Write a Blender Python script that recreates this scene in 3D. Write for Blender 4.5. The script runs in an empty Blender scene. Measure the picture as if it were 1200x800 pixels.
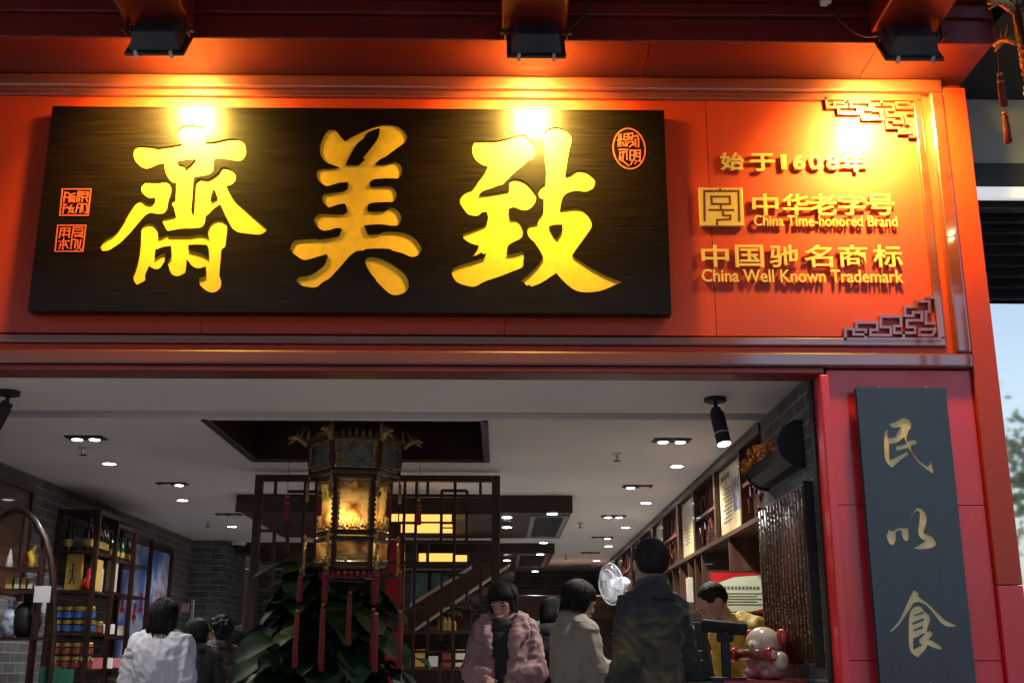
import bpy, bmesh, math, random
from mathutils import Vector, Matrix, noise
random.seed(7)
SC = bpy.context.scene
COL = SC.collection
rad = math.radians

# ------------------------------------------------------------------ camera
F, CX, CY, CZ = 1338.0, 600.0, 400.0, 1.5
R = [[0.99994013, 0.00468082, 0.00989121], [-0.01078998, 0.27118807, 0.9624659], [0.00182275, -0.962515, 0.27122234]]
cam = bpy.data.cameras.new('camera'); camo = bpy.data.objects.new('camera', cam); COL.objects.link(camo)
cam.sensor_width = 36.0; cam.lens = F / 1200 * 36.0; cam.clip_start = 0.05; cam.clip_end = 1500
M4 = Matrix.Identity(4)
for i in range(3):
    M4[i][0] = R[i][0]; M4[i][1] = -R[i][1]; M4[i][2] = -R[i][2]
M4[2][3] = CZ
camo.matrix_world = M4
SC.camera = camo
# ------------------------------------------------------------------ daylight
SUN_EL = 38
w = bpy.data.worlds.new('World'); SC.world = w; w.use_nodes = True
nt = w.node_tree; nt.nodes.clear()
out = nt.nodes.new('ShaderNodeOutputWorld'); bg = nt.nodes.new('ShaderNodeBackground'); sky = nt.nodes.new('ShaderNodeTexSky')
sky.sky_type = 'NISHITA'; sky.sun_disc = False; sky.sun_elevation = rad(SUN_EL); sky.sun_rotation = 0.0
sky.air_density = 1.0; sky.dust_density = 4.0; sky.ozone_density = 1.0
bg.inputs[1].default_value = 0.15
nt.links.new(sky.outputs[0], bg.inputs[0]); nt.links.new(bg.outputs[0], out.inputs[0])
sl = bpy.data.lights.new('sun', 'SUN'); sl.energy = 1.4; sl.angle = rad(12); sl.color = (1, .95, .88)
so = bpy.data.objects.new('sun', sl); so.rotation_euler = (-rad(90 - SUN_EL), 0, 0); so.location = (0, 30, 40); COL.objects.link(so)
# ------------------------------------------------------------------ exposure
SC.view_settings.view_transform = 'Standard'; SC.view_settings.look = 'None'
SC.view_settings.exposure = 1.0; SC.view_settings.gamma = 1.0; SC.view_settings.use_curve_mapping = False
SC.render.engine = 'CYCLES'
SC.cycles.use_denoising = True
SC.cycles.max_bounces = 8; SC.cycles.diffuse_bounces = 4; SC.cycles.glossy_bounces = 4
SC.cycles.transmission_bounces = 6; SC.cycles.sample_clamp_indirect = 4.0; SC.cycles.caustics_refractive = False

FLOOD_W = 21.0         # each floodlight
SPOT_W = 26.0           # each ceiling downlight with a lamp
FLOOD_COL = (1.0, 0.67, 0.11)

# ------------------------------------------------------------------ measuring: photo point -> place on a real plane
def ray(x, y):
    a, b = x - CX, y - CY
    return Vector([R[i][0] * a + R[i][1] * b + R[i][2] * F for i in range(3)])
def P(x, y, Y):
    v = ray(x, y); return v * (Y / v.y) + Vector((0, 0, CZ))
def PX(x, y, X):
    v = ray(x, y); return v * (X / v.x) + Vector((0, 0, CZ))
def PZ(x, y, Z):
    v = ray(x, y); return v * ((Z - CZ) / v.z) + Vector((0, 0, CZ))
def px_size(n, Y):          # n photo pixels as metres at depth Y (near mid picture)
    return n * (Y * 1.035) / F

# ------------------------------------------------------------------ materials
def mat(name, col, rough=.5, metal=0., var=.12, scale=6., bump=0., bscale=60., coat=0., crough=.05, cior=1.5, stretch=None, spec=.5, sheen=0., rvar=0.):
    m = bpy.data.materials.new(name); m.use_nodes = True
    n = m.node_tree.nodes; l = m.node_tree.links; b = n['Principled BSDF']
    b.inputs['Roughness'].default_value = rough; b.inputs['Metallic'].default_value = metal
    b.inputs['Coat Weight'].default_value = coat; b.inputs['Coat Roughness'].default_value = crough; b.inputs['Coat IOR'].default_value = cior
    b.inputs['Specular IOR Level'].default_value = spec
    b.inputs['Sheen Weight'].default_value = sheen
    tc = n.new('ShaderNodeTexCoord'); mp = n.new('ShaderNodeMapping'); l.new(tc.outputs['Object'], mp.inputs[0])
    if stretch: mp.inputs['Scale'].default_value = stretch
    nz = n.new('ShaderNodeTexNoise'); nz.inputs['Scale'].default_value = scale; nz.inputs['Detail'].default_value = 6
    l.new(mp.outputs[0], nz.inputs['Vector'])
    cr = n.new('ShaderNodeValToRGB'); l.new(nz.outputs[0], cr.inputs[0])
    lo = [max(0, c * (1 - var * 1.6)) for c in col]; hi = [min(1, c * (1 + var * 1.3)) for c in col]
    cr.color_ramp.elements[0].position = .3; cr.color_ramp.elements[1].position = .72
    cr.color_ramp.elements[0].color = (*lo, 1); cr.color_ramp.elements[1].color = (*hi, 1)
    l.new(cr.outputs[0], b.inputs['Base Color'])
    if rvar:
        mr = n.new('ShaderNodeMapRange'); l.new(nz.outputs[0], mr.inputs[0])
        mr.inputs[1].default_value = .25; mr.inputs[2].default_value = .75
        mr.inputs[3].default_value = max(.02, rough - rvar); mr.inputs[4].default_value = min(1, rough + rvar)
        l.new(mr.outputs[0], b.inputs['Roughness'])
    if bump:
        bn = n.new('ShaderNodeTexNoise'); bn.inputs['Scale'].default_value = bscale; bn.inputs['Detail'].default_value = 4
        l.new(mp.outputs[0], bn.inputs['Vector'])
        bp = n.new('ShaderNodeBump'); bp.inputs['Strength'].default_value = bump; bp.inputs['Distance'].default_value = .01
        l.new(bn.outputs[0], bp.inputs['Height']); l.new(bp.outputs[0], b.inputs['Normal'])
    return m
def emis(name, col, s):
    m = bpy.data.materials.new(name); m.use_nodes = True; n = m.node_tree.nodes; b = n['Principled BSDF']
    b.inputs['Base Color'].default_value = (.8, .8, .8, 1)
    b.inputs['Emission Color'].default_value = (*col, 1); b.inputs['Emission Strength'].default_value = s
    return m
def brick(name, along, a, mortar, rough=.75):
    m = bpy.data.materials.new(name); m.use_nodes = True; n = m.node_tree.nodes; l = m.node_tree.links; b = n['Principled BSDF']
    g = n.new('ShaderNodeNewGeometry'); sp = n.new('ShaderNodeSeparateXYZ'); cb = n.new('ShaderNodeCombineXYZ')
    l.new(g.outputs['Position'], sp.inputs[0]); l.new(sp.outputs[along], cb.inputs[0]); l.new(sp.outputs['Z'], cb.inputs[1])
    t = n.new('ShaderNodeTexBrick'); l.new(cb.outputs[0], t.inputs['Vector'])
    t.inputs['Scale'].default_value = 1; t.inputs['Brick Width'].default_value = .24; t.inputs['Row Height'].default_value = .075
    t.inputs['Mortar Size'].default_value = .005; t.inputs['Mortar Smooth'].default_value = .3; t.inputs['Bias'].default_value = -.1
    t.inputs['Color1'].default_value = (*[c * .72 for c in a], 1); t.inputs['Color2'].default_value = (*[c * 1.28 for c in a], 1)
    t.inputs['Mortar'].default_value = (*mortar, 1)
    nz = n.new('ShaderNodeTexNoise'); nz.inputs['Scale'].default_value = 14; nz.inputs['Detail'].default_value = 8; l.new(g.outputs['Position'], nz.inputs['Vector'])
    mx = n.new('ShaderNodeMixRGB'); mx.blend_type = 'OVERLAY'; mx.inputs[0].default_value = .35
    l.new(t.outputs[0], mx.inputs[1]); l.new(nz.outputs[0], mx.inputs[2]); l.new(mx.outputs[0], b.inputs['Base Color'])
    b.inputs['Roughness'].default_value = rough
    bp = n.new('ShaderNodeBump'); bp.inputs['Strength'].default_value = .6; bp.inputs['Distance'].default_value = .006; bp.invert = True
    l.new(t.outputs['Fac'], bp.inputs['Height']); l.new(bp.outputs[0], b.inputs['Normal'])
    return m
def wood(name, col, rough=.4, axis=(1, 1, 9), coat=0., var=.35):
    return mat(name, col, rough, var=var, scale=5, stretch=axis, bump=.12, bscale=18, coat=coat, rvar=.08)

M = dict(
    red=mat('red_lacquer_panel', (.50, .033, .003), .50, var=.08, scale=2.2, coat=.22, crough=.2, spec=.5, bump=.02, bscale=5, rvar=.05),
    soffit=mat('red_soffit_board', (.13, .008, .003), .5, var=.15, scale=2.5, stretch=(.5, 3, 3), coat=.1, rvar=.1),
    pillar=mat('crimson_panel', (.72, .018, .034), .42, var=.09, scale=2.5, coat=.4, crough=.14, cior=1.7, bump=.03, bscale=4, rvar=.06),
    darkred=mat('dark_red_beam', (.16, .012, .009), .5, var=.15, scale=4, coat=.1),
    bronze=mat('dark_red_gloss_frame', (.17, .030, .014), .35, var=.12, scale=3, stretch=(.6, 6, 6), rvar=.06, coat=1., crough=.09, cior=2.1),
    board=mat('black_brown_board', (.0075, .0036, .002), .36, var=.35, scale=5, stretch=(.8, 4, 16), coat=.25, crough=.22, spec=.12, bump=.06, bscale=16, rvar=.05),
    gilt=mat('gilded_paint', (.92, .52, .030), .45, metal=.0, var=.06, scale=20, bump=.05, bscale=50),
    giltpale=mat('pale_gilded_paint', (1.0, .72, .33), .5, var=.08, scale=20),
    plaque=mat('sky_tinted_black_plaque', (.020, .032, .052), .36, var=.2, scale=3, stretch=(6, 4, .8), coat=.4, crough=.2, rvar=.08),  # black lacquer, with the sky's blue reflection mixed into its colour
    letter=mat('gold_metal_letters', (.85, .56, .15), .35, metal=.25, var=.05),
    sealred=mat('seal_red', (.62, .09, .05), .5, var=.1),
    black=mat('black_housing', (.045, .048, .054), .42, var=.2, bump=.04),
    blackm=mat('matte_black', (.012, .012, .013), .6, var=.3),
    clip=mat('steel_clip', (.6, .6, .58), .3, metal=.6),
    white=mat('white_plastic', (.78, .78, .78), .4, var=.04),
    ceil=mat('white_plaster', (.78, .75, .72), .85, var=.05, scale=1.2),
    ceilgrey=mat('grey_track', (.30, .31, .33), .4, metal=.4, var=.1),
    floor=mat('grey_floor_tile', (.42, .41, .40), .35, var=.1),
    wood=wood('dark_rosewood', (.038, .012, .007), .42, (3, 3, .6), coat=.1),
    woodh=wood('dark_rosewood_boards', (.042, .014, .008), .45, (.6, .6, 5), coat=.08),
    woodmid=wood('reddish_brown_wood', (.085, .032, .016), .45, (.7, .7, 5), coat=.15),
    woodlit=wood('lit_cabinet_wood', (.085, .036, .018), .45, (3, 3, .6), coat=.1),  # brighter copy of the dark wood, the niches' light put into its colour
    slip=wood('bamboo_slip_brown', (.085, .022, .012), .35, (6, 6, .7), coat=.15),
    gilt2=mat('aged_gold', (.42, .28, .10), .42, metal=.5, var=.3, scale=30, bump=.3, bscale=60),
    brickx=brick('grey_brick_along_x', 'X', (.13, .14, .138), (.34, .34, .335)),
    bricky=brick('grey_brick_along_y', 'Y', (.115, .117, .118), (.30, .29, .28)),
    skin=mat('skin', (.52, .30, .21), .5, var=.08, scale=14),
    hair=mat('black_hair', (.008, .0065, .006), .6, var=.3, scale=40, bump=.8, spec=.3, bscale=120, stretch=(1, 1, .15)),
    shirt=mat('white_cotton', (.76, .75, .80), .85, var=.03, bump=.4, bscale=30, sheen=.1),
    pink=mat('pink_padded_cloth', (.36, .205, .20), .65, var=.07, bump=.5, bscale=26, sheen=.15),
    beige=mat('beige_canvas', (.31, .265, .205), .8, var=.07, bump=.45, bscale=32, sheen=.1),
    olive=mat('black_olive_jacket', (.026, .026, .021), .75, var=.08, bump=.5, bscale=34, sheen=.1),
    navy=mat('black_cloth', (.014, .014, .018), .8, var=.3, bump=.15, bscale=160, sheen=.1),
    grey=mat('dark_patterned_cloth', (.05, .045, .04), .8, var=.9, scale=26, bump=.2),
    yellow=mat('yellow_uniform', (.72, .42, .02), .6, var=.06, bump=.1, bscale=120, sheen=.15),
    magenta=mat('magenta_cloth', (.55, .07, .30), .7, var=.1),
    trouser=mat('dark_trousers', (.03, .03, .04), .8, var=.2),
    leaf=mat('glossy_dark_leaf', (.013, .038, .011), .6, var=.35, scale=7, bump=.1, bscale=20, spec=.2),
    leafl=mat('yellow_green_leaf', (.045, .065, .012), .55, var=.3, scale=7),
    stem=mat('plant_stem', (.10, .09, .04), .7),
    pot=mat('brown_ceramic_pot', (.10, .05, .03), .3, coat=.4),
    tassel=mat('red_silk_tassel', (.21, .005, .007), .6, var=.25, scale=40, stretch=(20, 20, 1), bump=.5, bscale=30),
    redlac=mat('red_cloth', (.40, .012, .016), .4, var=.1, coat=.2),
    flower=mat('orange_flowers', (.55, .17, .015), .6, var=.5, scale=60),
    ceramic=mat('cream_glazed_ceramic', (.82, .64, .44), .3, var=.05, coat=.5),
    ceramicp=mat('pink_glazed_ceramic', (.62, .30, .25), .3, var=.25, scale=30, coat=.4),
    redgl=mat('red_glaze', (.55, .02, .02), .25, var=.08, coat=.5),
    wine=mat('dark_green_bottle', (.012, .05, .016), .12, var=.2, coat=.5),
    winec=mat('brown_black_bottle', (.02, .012, .008), .12, var=.2, coat=.5),
    jarb=mat('blue_jar_label', (.04, .14, .42), .35, var=.15, coat=.3),
    jarr=mat('red_brown_jar', (.26, .05, .025), .3, var=.25, coat=.4),
    jarg=mat('green_jar', (.10, .16, .05), .3, var=.25, coat=.4),
    lid=mat('gold_lid', (.55, .36, .08), .35, metal=.5),
    gold_box=mat('mustard_box', (.62, .40, .09), .5, var=.08),
    cream=mat('cream_card', (.70, .64, .48), .6, var=.05),
    greenbox=mat('green_box', (.03, .16, .10), .5),
    bluevase=mat('blue_white_porcelain', (.40, .45, .58), .2, var=.6, scale=22, coat=.5),
    paper=mat('white_paper', (.72, .70, .72), .7, var=.03),
    pinkcard=mat('pink_card', (.72, .30, .36), .6),
    grille=mat('black_grille', (.018, .018, .018), .5),
    tealglass=mat('teal_cabinet_panel', (.16, .27, .26), .2, var=.2, coat=.3),
    pave=mat('grey_paving', (.34, .33, .32), .8, var=.15, scale=2),
    road=mat('asphalt', (.05, .05, .052), .85, var=.2, scale=3),
    kerb=mat('concrete_kerb', (.3, .29, .28), .85),
    upper=mat('sun_block_wall', (.35, .30, .27), .8),
    roof=mat('sun_block_roof', (.10, .10, .10), .8),
    opp=mat('opposite_wall_render', (.035, .033, .03), .85),
    oppw=mat('opposite_window', (.05, .06, .08), .1, coat=.5),
    palegrey=mat('pale_grey_panel', (.38, .42, .42), .5, var=.05),
    louvre=mat('charcoal_louvre', (.028, .03, .034), .5, var=.2),
    bark=mat('bark', (.08, .06, .045), .9, var=.3, bump=.6, bscale=14),
    foliage=mat('tree_foliage', (.045, .085, .03), .6, var=.5, scale=2.5),
    ink=mat('faded_print', (.16, .14, .09), .7),
    silver=mat('fan_white', (.80, .82, .88), .3, var=.02),
    fanblade=mat('fan_blade', (.55, .58, .66), .25, var=.05),
)
M['downlight'] = emis('downlight_lens', (.93, .93, 1.0), 16)
M['flood'] = emis('floodlight_glass', FLOOD_COL, 70)
M['lightbox'] = emis('amber_light_box', (1.0, .47, .06), .75)
M['tube'] = emis('fluorescent_tube', (.95, .97, 1.0), .28)

def mirror_glass(name, tint, refl):
    m = bpy.data.materials.new(name); m.use_nodes = True; n = m.node_tree.nodes; l = m.node_tree.links
    b = n['Principled BSDF']; b.inputs['Base Color'].default_value = (*tint, 1)
    b.inputs['Metallic'].default_value = refl; b.inputs['Roughness'].default_value = .03
    nz = n.new('ShaderNodeTexNoise'); nz.inputs['Scale'].default_value = 1.3
    bp = n.new('ShaderNodeBump'); bp.inputs['Strength'].default_value = .04; bp.inputs['Distance'].default_value = .05
    l.new(nz.outputs[0], bp.inputs['Height']); l.new(bp.outputs[0], b.inputs['Normal'])
    return m
M['mirror'] = mirror_glass('coated_shop_glass', (.98, .88, .77), .95)

def painted(name, cols, scale, trans=0., detail=5, stretch=(1, 1, 1), rough=.4):
    m = bpy.data.materials.new(name); m.use_nodes = True; n = m.node_tree.nodes; l = m.node_tree.links; b = n['Principled BSDF']
    tc = n.new('ShaderNodeTexCoord'); mp = n.new('ShaderNodeMapping'); mp.inputs['Scale'].default_value = stretch
    l.new(tc.outputs['Object'], mp.inputs[0])
    nz = n.new('ShaderNodeTexNoise'); nz.inputs['Scale'].default_value = scale; nz.inputs['Detail'].default_value = detail; nz.inputs['Distortion'].default_value = .6
    l.new(mp.outputs[0], nz.inputs['Vector'])
    cr = n.new('ShaderNodeValToRGB'); l.new(nz.outputs[0], cr.inputs[0]); e = cr.color_ramp.elements
    e[0].position = .33; e[0].color = (*cols[0], 1); e[1].position = .68; e[1].color = (*cols[-1], 1)
    for i, c in enumerate(cols[1:-1]):
        k = e.new(.33 + .35 * (i + 1) / (len(cols) - 1)); k.color = (*c, 1)
    l.new(cr.outputs[0], b.inputs['Base Color']); b.inputs['Roughness'].default_value = rough
    if trans:
        o = n['Material Output']; tr = n.new('ShaderNodeBsdfTranslucent'); mx = n.new('ShaderNodeMixShader'); mx.inputs[0].default_value = trans
        l.new(cr.outputs[0], tr.inputs[0]); l.new(b.outputs[0], mx.inputs[1]); l.new(tr.outputs[0], mx.inputs[2]); l.new(mx.outputs[0], o.inputs[0])
    return m
M['pane'] = painted('painted_lantern_pane', [(.20, .12, .06), (.46, .33, .17), (.66, .56, .36), (.34, .34, .12)], 9, trans=.75)
M['tierpane'] = painted('dark_painted_pane', [(.03, .05, .05), (.10, .14, .13), (.20, .16, .08)], 14)
M['poster'] = painted('cream_poster', [(.40, .28, .11), (.62, .50, .26), (.72, .62, .38)], 4)
M['posterblue'] = painted('blue_painting', [(.05, .12, .42), (.12, .22, .60), (.55, .62, .80), (.30, .10, .20)], 2.4)
M['posterpic'] = painted('poster_picture', [(.03, .05, .10), (.12, .16, .24), (.40, .38, .34)], 16)
M['cert'] = painted('certificate_paper', [(.52, .58, .36), (.66, .70, .50), (.62, .62, .50)], 2)

# ------------------------------------------------------------------ mesh building
class MB:
    def __init__(s): s.v = []; s.f = []
    def add(s, vs, fs):
        o = len(s.v); s.v += [tuple(v) for v in vs]; s.f += [tuple(i + o for i in f) for f in fs]; return s
    def box(s, x0, x1, y0, y1, z0, z1):
        x0, x1 = min(x0, x1), max(x0, x1); y0, y1 = min(y0, y1), max(y0, y1); z0, z1 = min(z0, z1), max(z0, z1)
        v = [(x0, y0, z0), (x1, y0, z0), (x1, y1, z0), (x0, y1, z0), (x0, y0, z1), (x1, y0, z1), (x1, y1, z1), (x0, y1, z1)]
        return s.add(v, [(0, 3, 2, 1), (4, 5, 6, 7), (0, 1, 5, 4), (1, 2, 6, 5), (2, 3, 7, 6), (3, 0, 4, 7)])
    def prism(s, pts, d):     # pts: coplanar loop of vectors, d: extrusion vector
        n = len(pts); d = Vector(d); a = [Vector(p) for p in pts]; b = [p + d for p in a]
        return s.add(a + b, [tuple(range(n))[::-1], tuple(range(n, 2 * n))] + [(i, (i + 1) % n, n + (i + 1) % n, n + i) for i in range(n)])
    def tube(s, pts, r, n=8, caps=True):
        pts = [Vector(p) for p in pts]; rs = r if isinstance(r, (list, tuple)) else [r] * len(pts)
        vs = []; fs = []; up = None
        for i, p in enumerate(pts):
            t = (pts[min(i + 1, len(pts) - 1)] - pts[max(i - 1, 0)]).normalized()
            if up is None:
                up = Vector((0, 0, 1)) if abs(t.z) < .9 else Vector((0, 1, 0))
            a = t.cross(up).normalized(); b = a.cross(t).normalized(); up = b
            for k in range(n):
                q = 2 * math.pi * k / n; vs.append(p + (a * math.cos(q) + b * math.sin(q)) * rs[i])
        for i in range(len(pts) - 1):
            for k in range(n): fs.append((i * n + k, i * n + (k + 1) % n, (i + 1) * n + (k + 1) % n, (i + 1) * n + k))
        if caps: fs += [tuple(range(n))[::-1], tuple(range((len(pts) - 1) * n, len(pts) * n))]
        return s.add(vs, fs)
    def lathe(s, prof, c=(0, 0, 0), n=16, ax='z'):
        vs = []; fs = []; c = Vector(c)
        for r, h in prof:
            for k in range(n):
                q = 2 * math.pi * k / n; u, v_ = r * math.cos(q), r * math.sin(q)
                vs.append(c + (Vector((u, v_, h)) if ax == 'z' else Vector((u, h, v_)) if ax == 'y' else Vector((h, u, v_))))
        for i in range(len(prof) - 1):
            for k in range(n): fs.append((i * n + k, i * n + (k + 1) % n, (i + 1) * n + (k + 1) % n, (i + 1) * n + k))
        fs += [tuple(range(n))[::-1], tuple(range((len(prof) - 1) * n, len(prof) * n))]
        return s.add(vs, fs)
    def ell(s, c, r, n=16, m=10, rot=None):
        c = Vector(c); vs = []; fs = []
        for i in range(m + 1):
            t = math.pi * i / m
            for k in range(n):
                q = 2 * math.pi * k / n
                v = Vector((r[0] * math.sin(t) * math.cos(q), r[1] * math.sin(t) * math.sin(q), r[2] * math.cos(t)))
                if rot: v = rot @ v
                vs.append(c + v)
        for i in range(m):
            for k in range(n): fs.append((i * n + k, (i + 1) * n + k, (i + 1) * n + (k + 1) % n, i * n + (k + 1) % n))
        return s.add(vs, fs)
    def rings(s, rings, n=20):     # list of (centre, rx, ry, optional dir angle) stacked into a loft
        vs = []; fs = []
        for c, rx, ry in rings:
            for k in range(n):
                q = 2 * math.pi * k / n; vs.append((c[0] + rx * math.cos(q), c[1] + ry * math.sin(q), c[2]))
        for i in range(len(rings) - 1):
            for k in range(n): fs.append((i * n + k, i * n + (k + 1) % n, (i + 1) * n + (k + 1) % n, (i + 1) * n + k))
        fs += [tuple(range(n))[::-1], tuple(range((len(rings) - 1) * n, len(rings) * n))]
        return s.add(vs, fs)
    def strokes(s, lines, wd, Y0, Y1):    # lines: lists of (X, Z) points, square strokes between planes Y0..Y1
        k = 0
        for ln in lines:
            for (a, b) in zip(ln[:-1], ln[1:]):
                a = Vector((a[0], 0, a[1])); b = Vector((b[0], 0, b[1])); d = b - a
                if d.length < 1e-6: continue
                d.normalize(); nn = Vector((-d.z, 0, d.x)) * wd / 2; e = d * wd / 2
                jit = (k % 5) * 2e-4; k += 1
                q = [a - e - nn, b + e - nn, b + e + nn, a - e + nn]
                s.prism([(p.x, Y0 + jit, p.z) for p in q], (0, Y1 - Y0, 0))
        return s
    def build(s, name, m, parent=None, smooth=False, bevel=0., loc=None):
        me = bpy.data.meshes.new(name); me.from_pydata(s.v, [], s.f); me.validate()
        bm = bmesh.new(); bm.from_mesh(me); bmesh.ops.recalc_face_normals(bm, faces=bm.faces); bm.to_mesh(me); bm.free()
        return link(name, me, m, parent, smooth, bevel, loc)
def link(name, me, m, parent=None, smooth=False, bevel=0., loc=None):
    if m is not None:
        me.materials.clear(); me.materials.append(m)
    if smooth:
        for p in me.polygons: p.use_smooth = True
    o = bpy.data.objects.new(name, me); COL.objects.link(o)
    if parent:
        o.parent = parent
    if loc is not None: o.location = loc
    if bevel:
        b = o.modifiers.new('bevel', 'BEVEL'); b.width = bevel; b.segments = 2; b.limit_method = 'ANGLE'; b.angle_limit = rad(40)
    return o
# world-coordinate parts are parented to things placed at loc: give the thing its place and shift the part
def thing(name, label, cat, loc=(0, 0, 0), rz=0., group=None):
    o = bpy.data.objects.new(name, None); o.empty_display_size = .1; COL.objects.link(o)
    o.location = loc; o.rotation_euler = (0, 0, rz); tag(o, label, cat, group); return o
def tag(o, label, cat, group=None):
    o['label'] = label; o['category'] = cat
    if group: o['group'] = group
    return o
def struct(o): o['kind'] = 'structure'; return o
def kids(o): return [c for c in list(bpy.data.objects) if c.parent == o]
def two(o, mb, m):          # a surface pattern added to a part's own mesh as a second material
    L = o.parent.location; me = o.data; bm = bmesh.new(); bm.from_mesh(me); vs = [bm.verts.new(Vector(v) - L) for v in mb.v]
    me.materials.append(m)
    for f in mb.f:
        q = bm.faces.new([vs[i] for i in f]); q.material_index = 1
    bm.normal_update(); bm.to_mesh(me); bm.free()
def dup(o, loc=None, rz=None, label=None, parent=None):
    def cp(x, par):
        c = x.copy(); COL.objects.link(c)
        if par: c.parent = par
        for k in KIDS.get(x.name, []): cp(k, c)
        return c
    KIDS = {}
    for x in bpy.data.objects:
        if x.parent: KIDS.setdefault(x.parent.name, []).append(x)
    c = cp(o, parent)
    if loc is not None: c.location = loc
    if rz is not None: c.rotation_euler = (0, 0, rz)
    if label: c['label'] = label
    return c
def W(o, *a, **k):           # build a world-coordinate MB under thing o
    mb, name, m = a
    L = o.location
    if o.rotation_euler.z: raise ValueError
    mb.v = [(v[0] - L.x, v[1] - L.y, v[2] - L.z) for v in mb.v]
    return mb.build(name, m, o, **k)

def smooth_loop(pts, corner=48, sub=3):
    n = len(pts); out_ = []
    sharp = []
    for i in range(n):
        a, b, c = Vector(pts[i - 1]), Vector(pts[i]), Vector(pts[(i + 1) % n])
        u, v = b - a, c - b
        sharp.append(u.length > 1e-6 and v.length > 1e-6 and math.degrees(u.angle(v)) > corner)
    for i in range(n):
        p0, p1, p2, p3 = Vector(pts[i - 1]), Vector(pts[i]), Vector(pts[(i + 1) % n]), Vector(pts[(i + 2) % n])
        m1 = (p2 - p1) if sharp[i] else (p2 - p0) / 2
        m2 = (p2 - p1) if sharp[(i + 1) % n] else (p3 - p1) / 2
        for k in range(sub):
            t = k / sub; t2 = t * t; t3 = t2 * t
            out_.append(p1 * (2 * t3 - 3 * t2 + 1) + m1 * (t3 - 2 * t2 + t) + p2 * (-2 * t3 + 3 * t2) + m2 * (t3 - t2))
    return [(v[0], v[1]) for v in out_]
def flat_curve(loops, extrude, bevel=0.):     # 2D filled curve in XY -> mesh data
    c = bpy.data.curves.new('outline', 'CURVE'); c.dimensions = '2D'; c.fill_mode = 'BOTH'; c.extrude = extrude; c.bevel_depth = bevel; c.bevel_resolution = 1
    for lp in loops:
        s = c.splines.new('POLY'); s.points.add(len(lp) - 1)
        for i, p in enumerate(lp): s.points[i].co = (p[0], p[1], 0, 1)
        s.use_cyclic_u = True
    o = bpy.data.objects.new('outline', c); COL.objects.link(o)
    me = bpy.data.meshes.new_from_object(o.evaluated_get(bpy.context.evaluated_depsgraph_get()))
    bpy.data.objects.remove(o); return me
def upright(me, Y):          # XY curve -> XZ plane facing -Y at depth Y (curve +z towards the viewer)
    for v in me.vertices: v.co = (v.co.x, Y - v.co.z, v.co.y)
    me.update(); return me
def text_mesh(body, offset=.0, extrude=.0):
    c = bpy.data.curves.new('t', 'FONT'); c.body = body; c.offset = offset; c.extrude = extrude; c.resolution_u = 4
    o = bpy.data.objects.new('t', c); COL.objects.link(o)
    me = bpy.data.meshes.new_from_object(o.evaluated_get(bpy.context.evaluated_depsgraph_get()))
    bpy.data.objects.remove(o); return me
def add_text(mb, body, x0, x1, z0, z1, Y, th, offset=.0):    # fitted into a rectangle on a plane
    me = text_mesh(body, offset, .5)
    xs = [v.co.x for v in me.vertices]; ys = [v.co.y for v in me.vertices]; zs = [v.co.z for v in me.vertices]
    ax, bx, ay, by, az, bz = min(xs), max(xs), min(ys), max(ys), min(zs), max(zs)
    vs = [(x0 + (v.co.x - ax) / (bx - ax) * (x1 - x0), Y + th - (v.co.z - az) / max(1e-6, bz - az) * th, z0 + (v.co.y - ay) / (by - ay) * (z1 - z0)) for v in me.vertices]
    mb.add(vs, [tuple(p.vertices) for p in me.polygons]); bpy.data.meshes.remove(me)
def remeshed(mb, voxel, sm=4, disp=None):
    me = bpy.data.meshes.new('r'); me.from_pydata(mb.v, [], mb.f); me.validate()
    bm = bmesh.new(); bm.from_mesh(me); bmesh.ops.recalc_face_normals(bm, faces=bm.faces); bm.to_mesh(me); bm.free()
    o = bpy.data.objects.new('r', me); COL.objects.link(o)
    r = o.modifiers.new('r', 'REMESH'); r.mode = 'VOXEL'; r.voxel_size = voxel
    if sm:
        s = o.modifiers.new('s', 'SMOOTH'); s.iterations = sm; s.factor = .5
    res = bpy.data.meshes.new_from_object(o.evaluated_get(bpy.context.evaluated_depsgraph_get()))
    bpy.data.objects.remove(o)
    if disp:
        nn = [(v.co.copy(), v.normal.copy()) for v in res.vertices]
        for v, (c, nrm) in zip(res.vertices, nn): v.co = c + nrm * disp(c, nrm)
        res.update()
    return res

# ================================================================== GROUND AND STREET
struct(MB().box(-300, 300, -300, 300, -.3, -.004).build('ground', M['pave']))
struct(MB().box(-40, 40, -9.5, -2.5, -.1, 0.0).build('road', M['road']))
struct(MB().box(-40, 40, -2.5, -2.3, -.1, .12).build('kerb', M['kerb']))
struct(MB().box(-40, 40, -2.3, 4.6, -.1, .12).build('pavement', M['pave']))

# ================================================================== THE SHOP BUILDING
FY = 5.5; ZB = 2.915; ZT = 4.47; XR = 2.345; XP = 2.47; XJ = 1.58; ZF = .38; ZC = 2.93
shop = thing('shop_building', 'red lacquered shopfront with grey brick interior, open front and deep eaves', 'building', (0, FY, 0))
W(shop, MB().box(-5.2, 2.55, 4.9, 19.2, 0.0, ZF).box(-5.2, 2.55, 4.6, 4.9, 0, .25), 'floor', M['floor'])
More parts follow.
